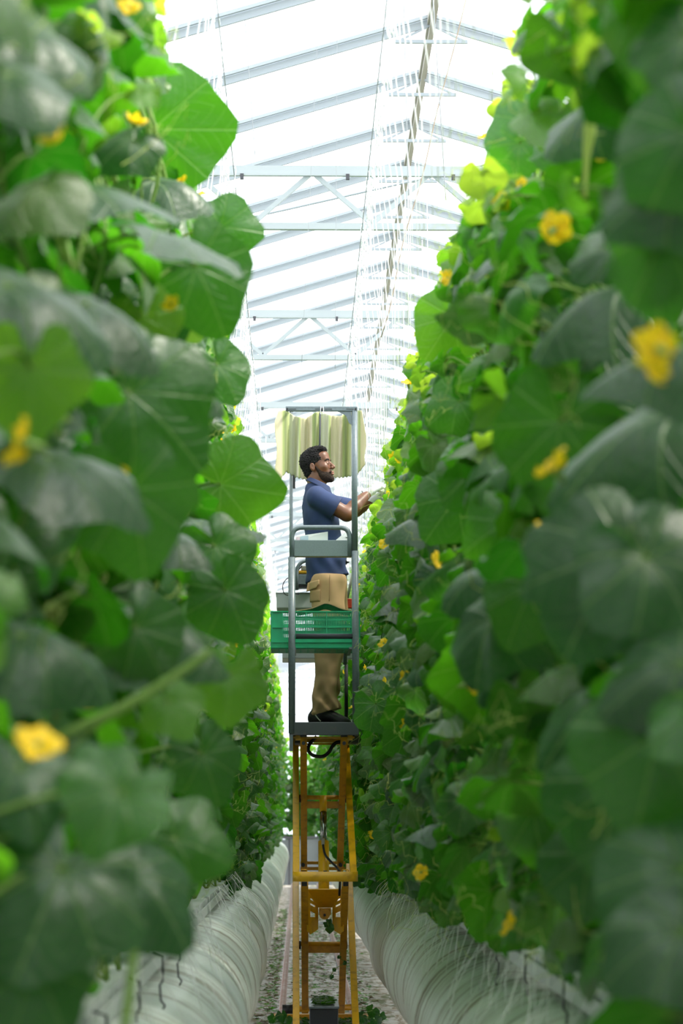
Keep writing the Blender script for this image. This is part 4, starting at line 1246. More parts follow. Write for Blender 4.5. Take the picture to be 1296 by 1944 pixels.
# shade cloth hung on the frame: a thing of its own
sc = empty('shade_cloth', (P(606, 845, YB).x, YB, P(606, 845, YB).z))
topx = [523, 530, 543, 560, 580, 600, 609, 625, 645, 662, 678, 689, 694]
topy = [800, 779, 779, 790, 794, 782, 781, 788, 790, 783, 779, 779, 812]
boty = [904, 913, 896, 906, 911, 909, 905, 906, 907, 905, 900, 890, 880]
def clothf(u, v):
    x = 523 + 171 * u
    yt = float(np.interp(x, topx, topy)); yb = float(np.interp(x, topx, boty)) + 1.5 * math.sin(x * .9)
    y = yt + (yb - yt) * v
    e_ = abs(u - .5) * 2
    Y = YB - .06 - .75 * max(0, e_ - .72) ** 1.2 * 1.6 + .022 * math.sin(x * .24 + 1.1 * v) + .012 * math.sin(x * .55 + 2 * v + 1)
    bulge = 2.0 * math.sin(v * 7 + x * .08) * (1 if e_ > .9 else 0)
    return P(x + bulge, y, Y)
m = MB().grid(clothf, 90, 34)
me = m.mesh('cloth')
uvl = me.uv_layers.new(name='leaf')
for lp in me.loops:
    i = lp.vertex_index; uvl.data[lp.index].uv = ((i % 91) / 90, (i // 91) / 34)
o = link('cloth', me, M_cloth, sc)
md = o.modifiers.new('solid', 'SOLIDIFY'); md.thickness = .0015
MB().tube(arc_path([P(609, 772, YF - .02), P(608, 786, YF - .015), P(614, 786, YF - .015), P(613, 772, YF - .02)], .004, 4), .0022, 6).build('tie', M_string, sc)
tag(sc, 'pale olive striped cloth hung as a sun shade from the top of the picking lift', 'shade cloth')

# ------------------------------------------------------------------ things carried on the lift
# green crate with real slots
C0, C1 = P(515, 1197, 15.32).x, P(682, 1197, 15.32).x
cz1, cz0 = P(600, 1160, 15.32).z, P(600, 1232, 15.32).z
CY0, CY1 = 15.32, 15.74
crate = empty('plastic_crate', ((C0 + C1) / 2, (CY0 + CY1) / 2, cz0))
U = (C1 - C0) / 167.0
def crate_wall(y, face):
    m = MB(); H = cz1 - cz0; zc = (cz0 + cz1) / 2
    def zz(py): return cz1 - (py - 1160) / 72 * H
    def xx(px): return C0 + (px - 515) * U
    def slab(x0, x1, y0, y1, t=.004, off=0.0): m.box(((xx(x0) + xx(x1)) / 2, y + off, (zz(y0) + zz(y1)) / 2), (xx(x1) - xx(x0), t, zz(y0) - zz(y1)))
    for (y0, y1) in ((1160, 1164.5), (1175, 1178), (1188, 1192), (1201, 1204), (1213, 1232)): slab(515, 682, y0, y1)
    slab(515, 536, 1160.3, 1231.6, .004, -.0012 * face); slab(670, 682, 1160.3, 1231.6, .004, -.0012 * face)
    for s0, s1 in ((536, 581), (581, 620), (620, 670)):
        x = s0 + 2.0
        while x < s1:
            slab(x, x + 1.85, 1163, 1214, .0032); x += 3.15
    for x in (516, 536, 581, 620, 668, 681): slab(x - 1, x + 1, 1160, 1228, .012, -.005 * face)
    for y0 in (1160.5, 1190, 1218, 1228): slab(515, 682, y0, y0 + 2.0, .014, -.005 * face)
    return m
crate_wall(CY0, 1).build('front_wall', M_crate, crate); crate_wall(CY1, -1).build('back_wall', M_crate, crate)
for x in (C0, C1):
    m = MB(); zc = (cz0 + cz1) / 2; H = cz1 - cz0
    m.box((x, (CY0 + CY1) / 2, zc - .03), (.004, CY1 - CY0, H - .06)).box((x, (CY0 + CY1) / 2, cz1 - .01), (.014, CY1 - CY0, .02))
    for y in (CY0 + .06, CY1 - .06): m.box((x, y, zc), (.010, .10, H))
    m.build('end_wall', M_crate, crate)
m = MB()
for i in range(12): m.box((C0 + (C1 - C0) * (i + .5) / 12, (CY0 + CY1) / 2, cz0 + .004), ((C1 - C0) / 15, CY1 - CY0, .006))
for j in range(6): m.box(((C0 + C1) / 2, CY0 + (CY1 - CY0) * (j + .5) / 6, cz0 + .003), (C1 - C0, .03, .006))
m.build('base', M_crate, crate)
tag(crate, 'green slotted plastic crate carried across the lift at knee height, in front of the man', 'crate')
m = MB()
for x in (559, 664): m.bar((P(x, 1236, CY0).x, CY0 - .22, cz0 - .009), (P(x, 1236, CY0).x, CY1, cz0 - .009), .018, .012, side=X_)
part('crate_support', m, M_grey)
# cardboard on the crate
cb = empty('cardboard_sheet', (P(620, 1158, 15.5).x, 15.5, cz1))
def cardf(u, v):
    x = 563 + 104 * u; y = 15.34 + .38 * v
    pk = math.exp(-((u - .56) / .20) ** 2)
    zoff = .004 + .022 * (1 - abs(2 * u - 1)) + .026 * pk * (1 - .2 * v)
    b0 = P(x, 1160, 15.34)
    return (b0.x, y, cz1 + zoff)
o = MB().grid(cardf, 16, 6, False).build('sheet', M_card, cb, solidify=.005)
m = MB().grid(lambda u, v: tuple(np.array(cardf(.30 + .5 * u, .02 + .9 * v)) - np.array([0, 0, .005])), 8, 6, False); m.build('printed_side', M_cardg, cb)
tag(cb, 'bent brown cardboard sheet lying on the green crate', 'cardboard')

# papers in the tray
pp = empty('paper_sheets', P(592, 1026, 15.13))
q = [P(561, 1027, 15.13), P(622, 1027, 15.13), P(622, 1009.5, 15.14), P(561, 1018.5, 15.14)]
MB().add(q, [(0, 1, 2, 3)]).build('sheet', M_paper, pp, solidify=.003)
MB().add([P(570, 1025, 15.125), P(585, 1025, 15.125), P(585, 1016.5, 15.134), P(570, 1018.5, 15.134)], [(0, 1, 2, 3)]).build('blue_print', M_ink, pp)
MB().add([P(562, 1026, 15.124), P(569, 1026, 15.124), P(569, 1019, 15.134), P(562, 1019.8, 15.134)], [(0, 1, 2, 3)]).build('pink_print', M_inkp, pp)
tag(pp, 'white printed paper sheets standing in the grey tray of the lift', 'paper')
fl = MB().add([P(636, 1027, 15.14), P(664, 1027, 15.13), P(664, 1010, 15.2), P(654, 1012, 15.22)], [(0, 1, 2, 3)]).add([P(656, 1020, 15.15), P(662, 1020, 15.15), P(663, 1009, 15.2), P(659, 1011, 15.2)], [(0, 1, 2, 3)])
tag(fl.build('folded_film', M_film, None, solidify=.004), 'folded silvery film lying at the right end of the grey tray', 'film')

# control unit and case at the rear
cu = empty('control_box', P(575, 1105, YB + .08))
MB().box(P(580, 1102, YB + .08), (.13, .14, .072)).build('housing', M_grey, cu, bevel=.006)
MB().box(P(580, 1115, YB + .08), (.12, .12, .018)).build('dark_base', M_black, cu)
MB().box(P(577, 1087, YB + .08), (.10, .11, .022)).build('yellow_lid', M_yellow, cu, bevel=.008)
MB().box(P(578, 1079, YB + .05), (.05, .05, .030)).build('switch_block', M_beige, cu, bevel=.003)
MB().tube([P(566, 1083, YB), P(573, 1074, YB)], .004, 8).build('lever', M_black, cu)
tag(cu, 'grey control box with a yellow lid on the rear rail behind the man', 'control box')
tag(MB().tube(spline([P(556, 1094, YB), P(544, 1099, YB), P(537, 1110, YB), P(538, 1124, YB), P(545, 1130, YB), P(556, 1127, YB)], 6), .0032, 6).build('cable', M_black, None), 'thin black cable looping out left of the rear rail', 'cable')
part('rear_knob', MB().tube([P(556, 1127, YB), P(566, 1127, YB)], .0045, 8).disc_ring(P(566, 1127, YB), (0, 1, 0), .009, .01, 12), M_foam)
wc = empty('pale_case', P(590, 1158, 17.05))
a, b = P(525, 1144, 17.05), P(650, 1144, 17.05)
MB().box((a + b) / 2, (b.x - a.x, .30, .105)).build('case_body', M_whitebox, wc, bevel=.008)
MB().box((a + b) / 2 + Vector((0, 0, .054)), (b.x - a.x + .01, .31, .006)).build('case_rim', M_white, wc)
tag(wc, 'pale grey case at the rear of the lift, left of the thighs above the crate', 'case')
rd = MB().box(P(661, 1146, 16.95), (.055, .06, .066)); tag(rd.build('red_container', M_red, None, bevel=.006), 'red plastic container beside the pale case behind the right post', 'container')
tag(MB().tube([P(659, 1136, 16.9), P(665, 1108, 16.9), P(669, 1090, 16.9)], .010, 10).build('wooden_stick', M_beige, None), 'beige stick standing out of the red container', 'stick')
sh = empty('rear_shelf', P(600, 1250, 16.95))
a, b = P(536, 1242, 16.95), P(670, 1242, 16.95)
MB().box((a + b) / 2, (b.x - a.x, .05, .058)).build('white_board', M_white, sh, bevel=.002)
a, b = P(536, 1254, 16.95), P(668, 1254, 16.95)
MB().box((a + b) / 2, (b.x - a.x, .05, .026)).build('beige_rail', M_beige, sh)
m = MB(); x = 651
m.add([P(648, 1240, 16.9), P(650.4, 1240, 16.9), P(649.2, 1236.4, 16.9)], [(0, 1, 2)])
while x < 666: m.box(P(x + .6, 1238.2, 16.9), (.0042, .002, .011)); m.box(P(x + .6, 1237 + (x % 2), 16.9), (.006, .002, .003)); x += 2.0
m.build('red_lettering', M_red, sh)
tag(sh, 'white board on a beige rail with small red lettering, below the crate behind the leg', 'shelf')

# greenery caught on the lift
rg = np.random.default_rng(77)
def sprig(loc, spec, lab, name='leaf_sprig'):
    L = []
    for (dx, dy, dz, s_, age) in spec:
        nor = np.array([rg.normal(0, .5), -1, rg.normal(0, .5)]); tip = np.array([rg.normal(0, .5), 0, -1.0])
        tip = tip - tip.dot(nor) / nor.dot(nor) * nor
        L.append(dict(base=np.array([dx, dy, dz]), tip=tip, nor=nor, size=s_, age=age, hue=0, ky=.8, kx=.6, fold=.2, ruf=.1))
    V, F, UV, tn = leaves(L)
    root = empty(name, loc)
    o = bpy.data.objects.new('leaves', np_mesh('leaves', V, F, True, UV, tn)); o.data.materials.append(M_leaf); COL.objects.link(o); o.parent = root
    m = MB(); pts = [(0, 0, 0)] + [(l['base'][0], l['base'][1], l['base'][2]) for l in L]
    o = m.tube(spline(pts, 3), .002, 5).build('stalk', M_stem, root); o.location = (0, 0, 0)
    return tag(root, lab, 'leaves')
sprig(P(622, 1750, 15.42), [(0, 0, -.01, .04, .1), (.005, 0, -.03, .045, .3)], 'wilted leaf hanging under the yellow cylinder bracket')
sprig(P(650, 1800, 15.7), [(-.02, 0, -.05, .018, .0), (.01, 0, -.09, .02, .0), (-.05, 0, -.13, .018, .1), (-.07, 0, -.17, .022, .0)], 'limp vine sprig hanging from the lower cross tube of the lift')
sprig((P(705, 1925, 15.3).x, 15.3, zd + .06), [(-.06, 0, .02, .05, .1), (0, 0, .05, .06, .2), (.05, .05, .02, .05, .1), (.02, -.1, .0, .05, .0)], 'dark green leaves lying at the right edge of the chassis deck')
sprig((P(520, 1925, 15.4).x, 15.4, zd + .05), [(0, 0, .01, .045, .1), (.05, 0, .03, .05, .1), (.08, .05, .0, .04, .3)], 'dark green leaves lying at the left edge of the chassis deck')
def deck_litter(x0, x1, y0, y1, z, n, seed):
    rgl = np.random.default_rng(seed); V = []; F = []
    for i in range(n):
        x = rgl.uniform(x0, x1); y = rgl.uniform(y0, y1); s_ = rgl.uniform(.010, .03); a = rgl.uniform(0, 6.28); k = len(V)
        for (u, v) in ((1, 0), (.3, .6), (-.8, .2), (-.6, -.5)):
            V.append((x + s_ * (u * math.cos(a) - v * math.sin(a)), y + s_ * (u * math.sin(a) + v * math.cos(a)), z + rgl.uniform(.002, .022)))
        F.append((k, k + 1, k + 2, k + 3))
    V = np.array(V); tn = np.zeros((len(V), 4)); tn[:, 3] = 1; tn[:, 0] = np.repeat(rgl.uniform(0, .6, n), 4); tn[:, 1] = np.repeat(rgl.uniform(0, 1, n), 4)
    return np_mesh('leaf_litter', V, F, False, np.tile(np.array([[.7, .9], [.8, .6], [.2, .7], [.3, .4]]), (n, 1)), tn)
a, b = P(588, 1905, 15.2), P(642, 1905, 15.2)
tag(link('leaf_litter', deck_litter(a.x + .02, b.x - .02, 15.25, 15.82, .345, 260, 1), M_leaf), 'green clippings lying on the lid of the black battery box', 'leaf litter', kind='stuff')
tag(link('leaf_litter', deck_litter(xl + .02, xr - .02, 14.6, 16.0, zd, 900, 2), M_leaf), 'green clippings scattered over the chassis deck of the lift', 'leaf litter', kind='stuff')

# ------------------------------------------------------------------ the man: smooth implicit surfaces meshed by surface nets
class Field:
    def __init__(s, lo, hi, h):
        s.lo = np.array(lo, float); s.h = h
        s.n = np.ceil((np.array(hi) - s.lo) / h).astype(int) + 1
        s.f = np.full(s.n, 1.0, np.float32)
        s.ax = [s.lo[i] + h * np.arange(s.n[i]) for i in range(3)]
    def _blk(s, c0, c1, pad):
        a = np.clip(np.floor((np.minimum(c0, c1) - pad - s.lo) / s.h).astype(int), 0, s.n - 1)
        b = np.clip(np.ceil((np.maximum(c0, c1) + pad - s.lo) / s.h).astype(int) + 1, 1, s.n)
        sl = tuple(slice(a[i], max(b[i], a[i] + 1)) for i in range(3))
        X, Y, Z = np.meshgrid(s.ax[0][sl[0]], s.ax[1][sl[1]], s.ax[2][sl[2]], indexing='ij', sparse=True)
        return sl, X, Y, Z
    def _mix(s, sl, d, k, op='add'):
        f = s.f[sl]
        if op == 'add':
            if k > 0:
                hh = np.clip(.5 + .5 * (f - d) / k, 0, 1); s.f[sl] = f * (1 - hh) + d * hh - k * hh * (1 - hh)
            else: s.f[sl] = np.minimum(f, d)
        else:
            d = -d
            if k > 0:
                hh = np.clip(.5 - .5 * (f - d) / k, 0, 1); s.f[sl] = f * (1 - hh) + d * hh + k * hh * (1 - hh)
            else: s.f[sl] = np.maximum(f, d)
    def cone(s, a, b, ra, rb, k=.015, op='add'):
        a = np.array(a, float); b = np.array(b, float); R = max(ra, rb)
        sl, X, Y, Z = s._blk(a, b, R + .05 + k)
        ba = b - a; L2 = max(ba.dot(ba), 1e-9)
        t = np.clip(((X - a[0]) * ba[0] + (Y - a[1]) * ba[1] + (Z - a[2]) * ba[2]) / L2, 0, 1)
        d = np.sqrt((X - a[0] - ba[0] * t) ** 2 + (Y - a[1] - ba[1] * t) ** 2 + (Z - a[2] - ba[2] * t) ** 2) - (ra + (rb - ra) * t)
        s._mix(sl, d, k, op); return s
    def ball(s, c, r, k=.01, op='add'): return s.cone(c, c, r, r, k, op)
    def ell(s, c, r, k=.015, R=None, op='add'):
        c = np.array(c, float); r = np.array(r, float); m = r.max()
        sl, X, Y, Z = s._blk(c, c, m + .05 + k)
        x, y, z = X - c[0], Y - c[1], Z - c[2]
        if R is not None:
            R = np.array(R); x, y, z = (R[0, 0] * x + R[1, 0] * y + R[2, 0] * z, R[0, 1] * x + R[1, 1] * y + R[2, 1] * z, R[0, 2] * x + R[1, 2] * y + R[2, 2] * z)
        k0 = np.sqrt((x / r[0]) ** 2 + (y / r[1]) ** 2 + (z / r[2]) ** 2)
        k1 = np.sqrt((x / r[0] ** 2) ** 2 + (y / r[1] ** 2) ** 2 + (z / r[2] ** 2) ** 2)
        s._mix(sl, k0 * (k0 - 1) / np.maximum(k1, 1e-6), k, op); return s
    def cut(s, p, n, k=.004):
        """remove everything on the side the normal points to"""
        n = np.array(n, float); n /= np.linalg.norm(n)
        X, Y, Z = np.meshgrid(*s.ax, indexing='ij', sparse=True)
        d = (X - p[0]) * n[0] + (Y - p[1]) * n[1] + (Z - p[2]) * n[2]
        s.f = np.maximum(s.f, d.astype(np.float32)); return s
    def disp(s, fn):
        X, Y, Z = np.meshgrid(*s.ax, indexing='ij', sparse=True)
        s.f = s.f + np.where(np.abs(s.f) < .03, fn(X, Y, Z), 0).astype(np.float32); return s
    def mesh(s, name):
        f = s.f.copy()
        for ax_ in range(3):
            sl = [slice(None)] * 3; sl[ax_] = 0; f[tuple(sl)] = .1; sl[ax_] = -1; f[tuple(sl)] = .1
        sg = f < 0
        cn = np.zeros(np.array(f.shape) - 1, np.int8)
        for dx in (0, 1):
            for dy in (0, 1):
                for dz in (0, 1):
                    cn += sg[dx:f.shape[0] - 1 + dx, dy:f.shape[1] - 1 + dy, dz:f.shape[2] - 1 + dz]
        act = (cn > 0) & (cn < 8)
        I = np.argwhere(act); idx = np.full(act.shape, -1, np.int64); idx[act] = np.arange(len(I))
        pos = np.zeros((len(I), 3)); cnt = np.zeros(len(I))
        co = [(a, b, c) for a in (0, 1) for b in (0, 1) for c in (0, 1)]
        vals = {c: f[I[:, 0] + c[0], I[:, 1] + c[1], I[:, 2] + c[2]] for c in co}
        for c in co:
            for ax_ in range(3):
                if c[ax_]: continue
                e = list(c); e[ax_] = 1; e = tuple(e)
                fa, fb = vals[c], vals[e]; m_ = (fa < 0) != (fb < 0)
                t = np.where(m_, fa / np.where(fa - fb == 0, 1, fa - fb), 0)
                p = np.tile(np.array(c, float), (len(I), 1)); p[:, ax_] += t
                pos += p * m_[:, None]; cnt += m_
        V = s.lo + s.h * (I + pos / cnt[:, None])
        Fs = []
        for ax_ in range(3):
            a = [slice(None)] * 3; b = [slice(None)] * 3; a[ax_] = slice(0, -1); b[ax_] = slice(1, None)
            ch = sg[tuple(a)] != sg[tuple(b)]
            Q = np.argwhere(ch); o1, o2 = (ax_ + 1) % 3, (ax_ + 2) % 3
            ok = (Q[:, o1] > 0) & (Q[:, o2] > 0) & (Q[:, o1] < f.shape[o1] - 1) & (Q[:, o2] < f.shape[o2] - 1); Q = Q[ok]
            def cell(d1, d2):
                q = Q.copy(); q[:, o1] -= d1; q[:, o2] -= d2; return idx[q[:, 0], q[:, 1], q[:, 2]]
            quad = np.stack([cell(1, 1), cell(0, 1), cell(0, 0), cell(1, 0)], -1)
            fl_ = ~sg[Q[:, 0], Q[:, 1], Q[:, 2]]
            quad[fl_] = quad[fl_][:, ::-1]; Fs.append(quad)
        F = np.concatenate(Fs); F = F[(F >= 0).all(1)]
        return np_mesh(name, V, F)

YM = 16.2; U_ = YM / F_PX
def q(px, py, dy=0.0):
    v = pt(px, py, YM); return np.array([v.x, YM + dy, v.z])
ZF = ZP
man = empty('person', (float(q(620, 1300)[0]), YM, ZF))
tag(man, 'man in navy polo shirt and khaki trousers on the lift, reaching into the right row', 'person')

# head frame: turned a little to the camera and tipped back
HR = (Matrix.Rotation(math.radians(-17), 3, 'Z') @ Matrix.Rotation(math.radians(-12), 3, 'Y'))
HN = np.array(HR); HC = q(601, 887, 0.0)
def hl(x, y, z): return HC + HN @ np.array([x, y, z])

SH_N, SH_F = q(601, 951, -.175), q(604, 948, .165)
EL_N, EL_F = q(657, 982, -.17), q(676, 962, .17)
WR_N, WR_F = q(700, 937, -.06), q(708, 940, .13)

def hand_chains(w, d, up, sc=1.0, curl=(.5, .7, .6)):
    """chains of a hand: wrist w, pointing along d, back of the hand along up"""
    d = d / np.linalg.norm(d); up = up - up.dot(d) * d; up /= np.linalg.norm(up); s_ = np.cross(d, up)
    out = []; pc = w + d * .045 * sc
    for i, (off, L) in enumerate(((-.030, .068), (-.010, .076), (.010, .072), (.029, .058))):
        p = w + d * .088 * sc + s_ * off * sc; v = d.copy(); ch = [p]; dn = -up
        ang = 0
        for j, fr in enumerate((.45, .32, .23)):
            ang += curl[j] * (1 + .12 * i)
            v = d * math.cos(ang) + dn * math.sin(ang)
            p = p + v * L * fr * sc; ch.append(p)
        out.append((ch, .0082 * sc))
    p0 = w + d * .028 * sc - s_ * .026 * sc; v1 = (d * .6 - s_ * .6 - up * .5); v1 /= np.linalg.norm(v1)
    p1 = p0 + v1 * .035 * sc; v2 = d * .9 - s_ * .05 - up * .5; v2 /= np.linalg.norm(v2)
    out.append(([p0, p1, p1 + v2 * .03 * sc, p1 + v2 * .052 * sc - up * .008], .0095 * sc))
    return out, pc, d, up, s_
H_N = hand_chains(WR_N, np.array([.80, .10, .42]), np.array([-.45, -.35, .8]), 1.0, (.55, .7, .5))
H_F = hand_chains(WR_F, np.array([.75, -.25, .35]), np.array([-.3, .35, .8]), 1.0, (.5, .6, .5))
def put_hand(F, H, dr):
    ch, pc, d, up, s_ = H
    w0 = pc - d * .045
    for off in (-.026, -.009, .009, .025):
        F.cone(w0 + s_ * off * .6, w0 + d * .088 + s_ * off, .014 + dr, .0125 + dr, .010)
    for c, r in ch:
        for i in range(len(c) - 1): F.cone(c[i], c[i + 1], r * (1 - .08 * i) + dr, r * (1 - .08 * (i + 1)) + dr, .004)
    return F

def build_body():
    F = Field((q(560, 0)[0], YM - .34, ZF - .0), (q(742, 0)[0], YM + .34, q(0, 838)[2]), .0046)
    # head
    F.ell(hl(-.013, 0, .040), (.090, .076, .082), .02, HN)
    F.ell(hl(.034, 0, -.018), (.060, .060, .092), .025, HN)
    F.ell(hl(.026, 0, -.074), (.060, .050, .040), .02, HN)
    F.ball(hl(.078, 0, -.100), .021, .02)
    F.cone(hl(.079, -.030, .026), hl(.079, .030, .026), .013, .013, .012)
    F.ell(hl(.060, 0, .055), (.036, .055, .045), .02, HN)
    F.cone(hl(.088, 0, .016), hl(.113, 0, -.026), .0075, .0125, .008)
    for s_ in (-1, 1):
        F.ball(hl(.103, .013 * s_, -.031), .0095, .006)
        F.ball(hl(.062, .043 * s_, -.018), .022, .02)
        F.ball(hl(.099, .031 * s_, .002), .0135, .010, 'sub')
        F.ball(hl(.081, .031 * s_, .001), .0125, .004)
        F.cone(hl(.0915, .022 * s_, -.001), hl(.089, .042 * s_, -.003), .0035, .003, .003)
        F.ell(hl(-.008, .080 * s_, -.008), (.017, .010, .030), .004, HN)
        F.ell(hl(-.003, .090 * s_, -.004), (.009, .006, .017), .004, HN, 'sub')
    F.ell(hl(.094, 0, -.056), (.011, .023, .0065), .004, HN); F.ell(hl(.092, 0, -.070), (.012, .020, .0075), .004, HN)
    F.ell(hl(.104, 0, -.0635), (.012, .018, .0022), .002, HN, 'sub')
    # neck, torso
    F.cone(hl(-.020, 0, -.055), q(603, 938), .060, .066, .02)
    F.ell(q(609, 972), (.100, .165, .150), .04); F.ell(q(615, 1022), (.105, .150, .16), .05); F.ell(q(620, 1075), (.115, .145, .13), .05)
    F.cone(q(601, 947, -.13), q(602, 946, .13), .052, .052, .03)
    # arms
    for S_, E_, W_, H in ((SH_N, EL_N, WR_N, H_N), (SH_F, EL_F, WR_F, H_F)):
        F.cone(S_, E_, .056, .047, .02)
        mid = E_ + (W_ - E_) * .35
        F.cone(E_, mid, .047, .046, .015); F.cone(mid, W_, .046, .026, .012)
        put_hand(F, H, -.0015)
    # legs
    for s_, o in ((-1, 0), (1, 5)):
        F.cone(q(620 + o, 1105, .085 * s_), q(622 + o, 1235, .10 * s_), .085, .058, .03)
        F.cone(q(622 + o, 1235, .10 * s_), q(612 + o, 1350, .11 * s_), .055, .036, .02)
        F.cone(q(612 + o, 1352, .11 * s_), q(650 + o, 1372, .125 * s_), .034, .026, .02)
    return F.mesh('body')
body = link('body', build_body(), M_skin, man)

def noise_fold(a, b, c, amp, ph=0):
    return lambda X, Y, Z: amp * np.sin(a * X + b * Y + c * Z + ph + 1.5 * np.sin(.4 * a * X - .5 * c * Z))

def build_hair():
    F = Field(hl(-.02, 0, .03) - .16, hl(-.02, 0, .03) + .16, .0032)
    F.ell(hl(-.014, 0, .043), (.097, .081, .089), .01, HN)
    F.ell(hl(.018, 0, .098), (.068, .058, .042), .015, HN)
    F.ell(hl(.062, 0, .104), (.026, .048, .022), .010, HN)
    F.ell(hl(-.046, 0, -.022), (.046, .062, .056), .02, HN)
    # hairline: forehead, temples, round the ears
    F.ell(hl(.112, 0, .008), (.066, .12, .068), .002, HN, 'sub')
    F.ell(hl(.058, -.09, -.030), (.064, .06, .066), .002, HN, 'sub'); F.ell(hl(.058, .09, -.030), (.064, .06, .066), .002, HN, 'sub')
    for s_ in (-1, 1): F.ell(hl(-.006, .085 * s_, -.012), (.020, .020, .033), .002, HN, 'sub')
    F.cut(hl(-.05, 0, -.082), HN @ np.array([.3, 0, -1.0]))
    r2 = np.random.default_rng(5)
    F.disp(lambda X, Y, Z: .0060 * np.sin(190 * X + 3 * np.sin(120 * Z)) * np.sin(180 * Y + 2 * np.sin(140 * X)) * np.sin(200 * Z + 2 * np.sin(110 * Y)) + .002 * np.sin(75 * X + 40 * Z) * np.sin(90 * Y))
    return F.mesh('hair')
hair = link('hair', build_hair(), M_hair, body)
def build_beard():
    F = Field(hl(.04, 0, -.07) - .10, hl(.04, 0, -.07) + .10, .0028)
    F.ell(hl(.026, 0, -.077), (.062, .0525, .042), .02, HN); F.ball(hl(.079, 0, -.101), .0228, .02)
    F.ell(hl(.038, 0, -.052), (.050, .0555, .056), .02, HN)
    F.cone(hl(.010, -.064, -.010), hl(.035, -.050, -.065), .008, .014, .012); F.cone(hl(.010, .064, -.010), hl(.035, .050, -.065), .008, .014, .012)
    F.cone(hl(.092, -.024, -.060), hl(.101, 0, -.046), .006, .0065, .004); F.cone(hl(.092, .024, -.060), hl(.101, 0, -.046), .006, .0065, .004)
    F.ell(hl(.110, 0, -.063), (.034, .022, .0125), .003, HN, 'sub')          # mouth stays free
    F.ell(hl(.076, 0, .006), (.072, .10, .060), .006, HN, 'sub')             # cheeks stay free
    F.ell(hl(.095, 0, -.030), (.040, .024, .013), .003, HN, 'sub')
    F.cut(hl(-.008, 0, 0), HN @ np.array([-1.0, 0, 0]))
    F.disp(lambda X, Y, Z: .0016 * np.sin(420 * X) * np.sin(400 * Y) * np.sin(430 * Z))
    return F.mesh('beard')
link('beard', build_beard(), M_beard, body)
m = MB()
for s_ in (-1, 1):
    m.tube([hl(.0945, .012 * s_, .022), hl(.0950, .026 * s_, .028), hl(.089, .040 * s_, .027), hl(.076, .052 * s_, .019)], [.0035, .0048, .0044, .002], 8)
m.build('eyebrows', M_hair, body)
m = MB().tube([hl(.1045, 0, -.0560), hl(.1005, -.011, -.0568), hl(.0935, -.020, -.0600)], [.0045, .0042, .002], 8).tube([hl(.1035, 0, -.0705), hl(.1000, -.011, -.0700), hl(.0930, -.019, -.0660)], [.0052, .0048, .002], 8)
m.tube([hl(.1045, 0, -.0560), hl(.1005, .011, -.0568), hl(.0935, .020, -.0600)], [.0045, .0042, .002], 8).tube([hl(.1035, 0, -.0705), hl(.1000, .011, -.0700), hl(.0930, .019, -.0660)], [.0052, .0048, .002], 8)
m.build('lips', M_lip, body)
m = MB()
for s_ in (-1, 1): m.tube([hl(.0945, .023 * s_, .0005), hl(.0948, .031 * s_, .0015), hl(.0905, .041 * s_, -.001)], .0016, 6)
m.build('eyelashes', M_hair, body)

# polo shirt
def build_shirt():
    F = Field((q(562, 0)[0], YM - .33, q(0, 1118)[2]), (q(700, 0)[0], YM + .33, q(0, 905)[2]), .0048)
    # sleeves first, cut square at their hems, then the trunk joined on
    for S_, E_, hem, r1 in ((SH_N, EL_N, .66, .078), (SH_F, EL_F, .90, .068)):
        F.cone(S_, S_ + (E_ - S_) * (hem + .3), .070, r1, .0)
    for S_, E_, hem in ((SH_N, EL_N, .66), (SH_F, EL_F, .90)):
        d = (E_ - S_) / np.linalg.norm(E_ - S_); p = S_ + (E_ - S_) * hem
        X, Y, Z = np.meshgrid(*F.ax, indexing='ij', sparse=True)
        n = d + np.array([0, 0, .0])
        dd = (X - p[0]) * n[0] + (Y - p[1]) * n[1] + (Z - p[2]) * n[2]
        half = (Y < YM) if S_ is SH_N else (Y >= YM)
        F.f = np.where(half, np.maximum(F.f, dd), F.f).astype(np.float32)
    F.ell(q(608, 975), (.118, .172, .165), .03); F.ell(q(613, 1020), (.120, .163, .17), .05); F.ell(q(618, 1062), (.134, .162, .15), .05); F.ell(q(621, 1100), (.140, .162, .14), .05)
    F.cone(q(600, 945, -.125), q(601, 944, .125), .060, .060, .04)
    F.cone(q(601, 930, 0), q(604, 955, 0), .078, .10, .04)
    # neck hole
    F.cone(hl(-.020, 0, -.055), q(606, 934), .062, .070, .004, 'sub')
    # folds
    F.disp(lambda X, Y, Z: .0045 * np.sin(38 * X - 30 * Z + 2.0 * np.sin(9 * X + 14 * Z)) * np.clip((q(0, 985)[2] - Z) * 8, 0.15, 1) + .0035 * np.sin(60 * X + 45 * Z + 10 * Y) * np.clip((q(0, 1010)[2] - Z) * 6, 0, 1))
    a = q(581, 1108); b = q(664, 1090); t = b - a; n = np.array([-t[2], 0, t[0]]); n = n if n[2] < 0 else -n
    F.cut(a, n)
    return F.mesh('polo_shirt')
shirt = link('polo_shirt', build_shirt(), M_shirt, body)
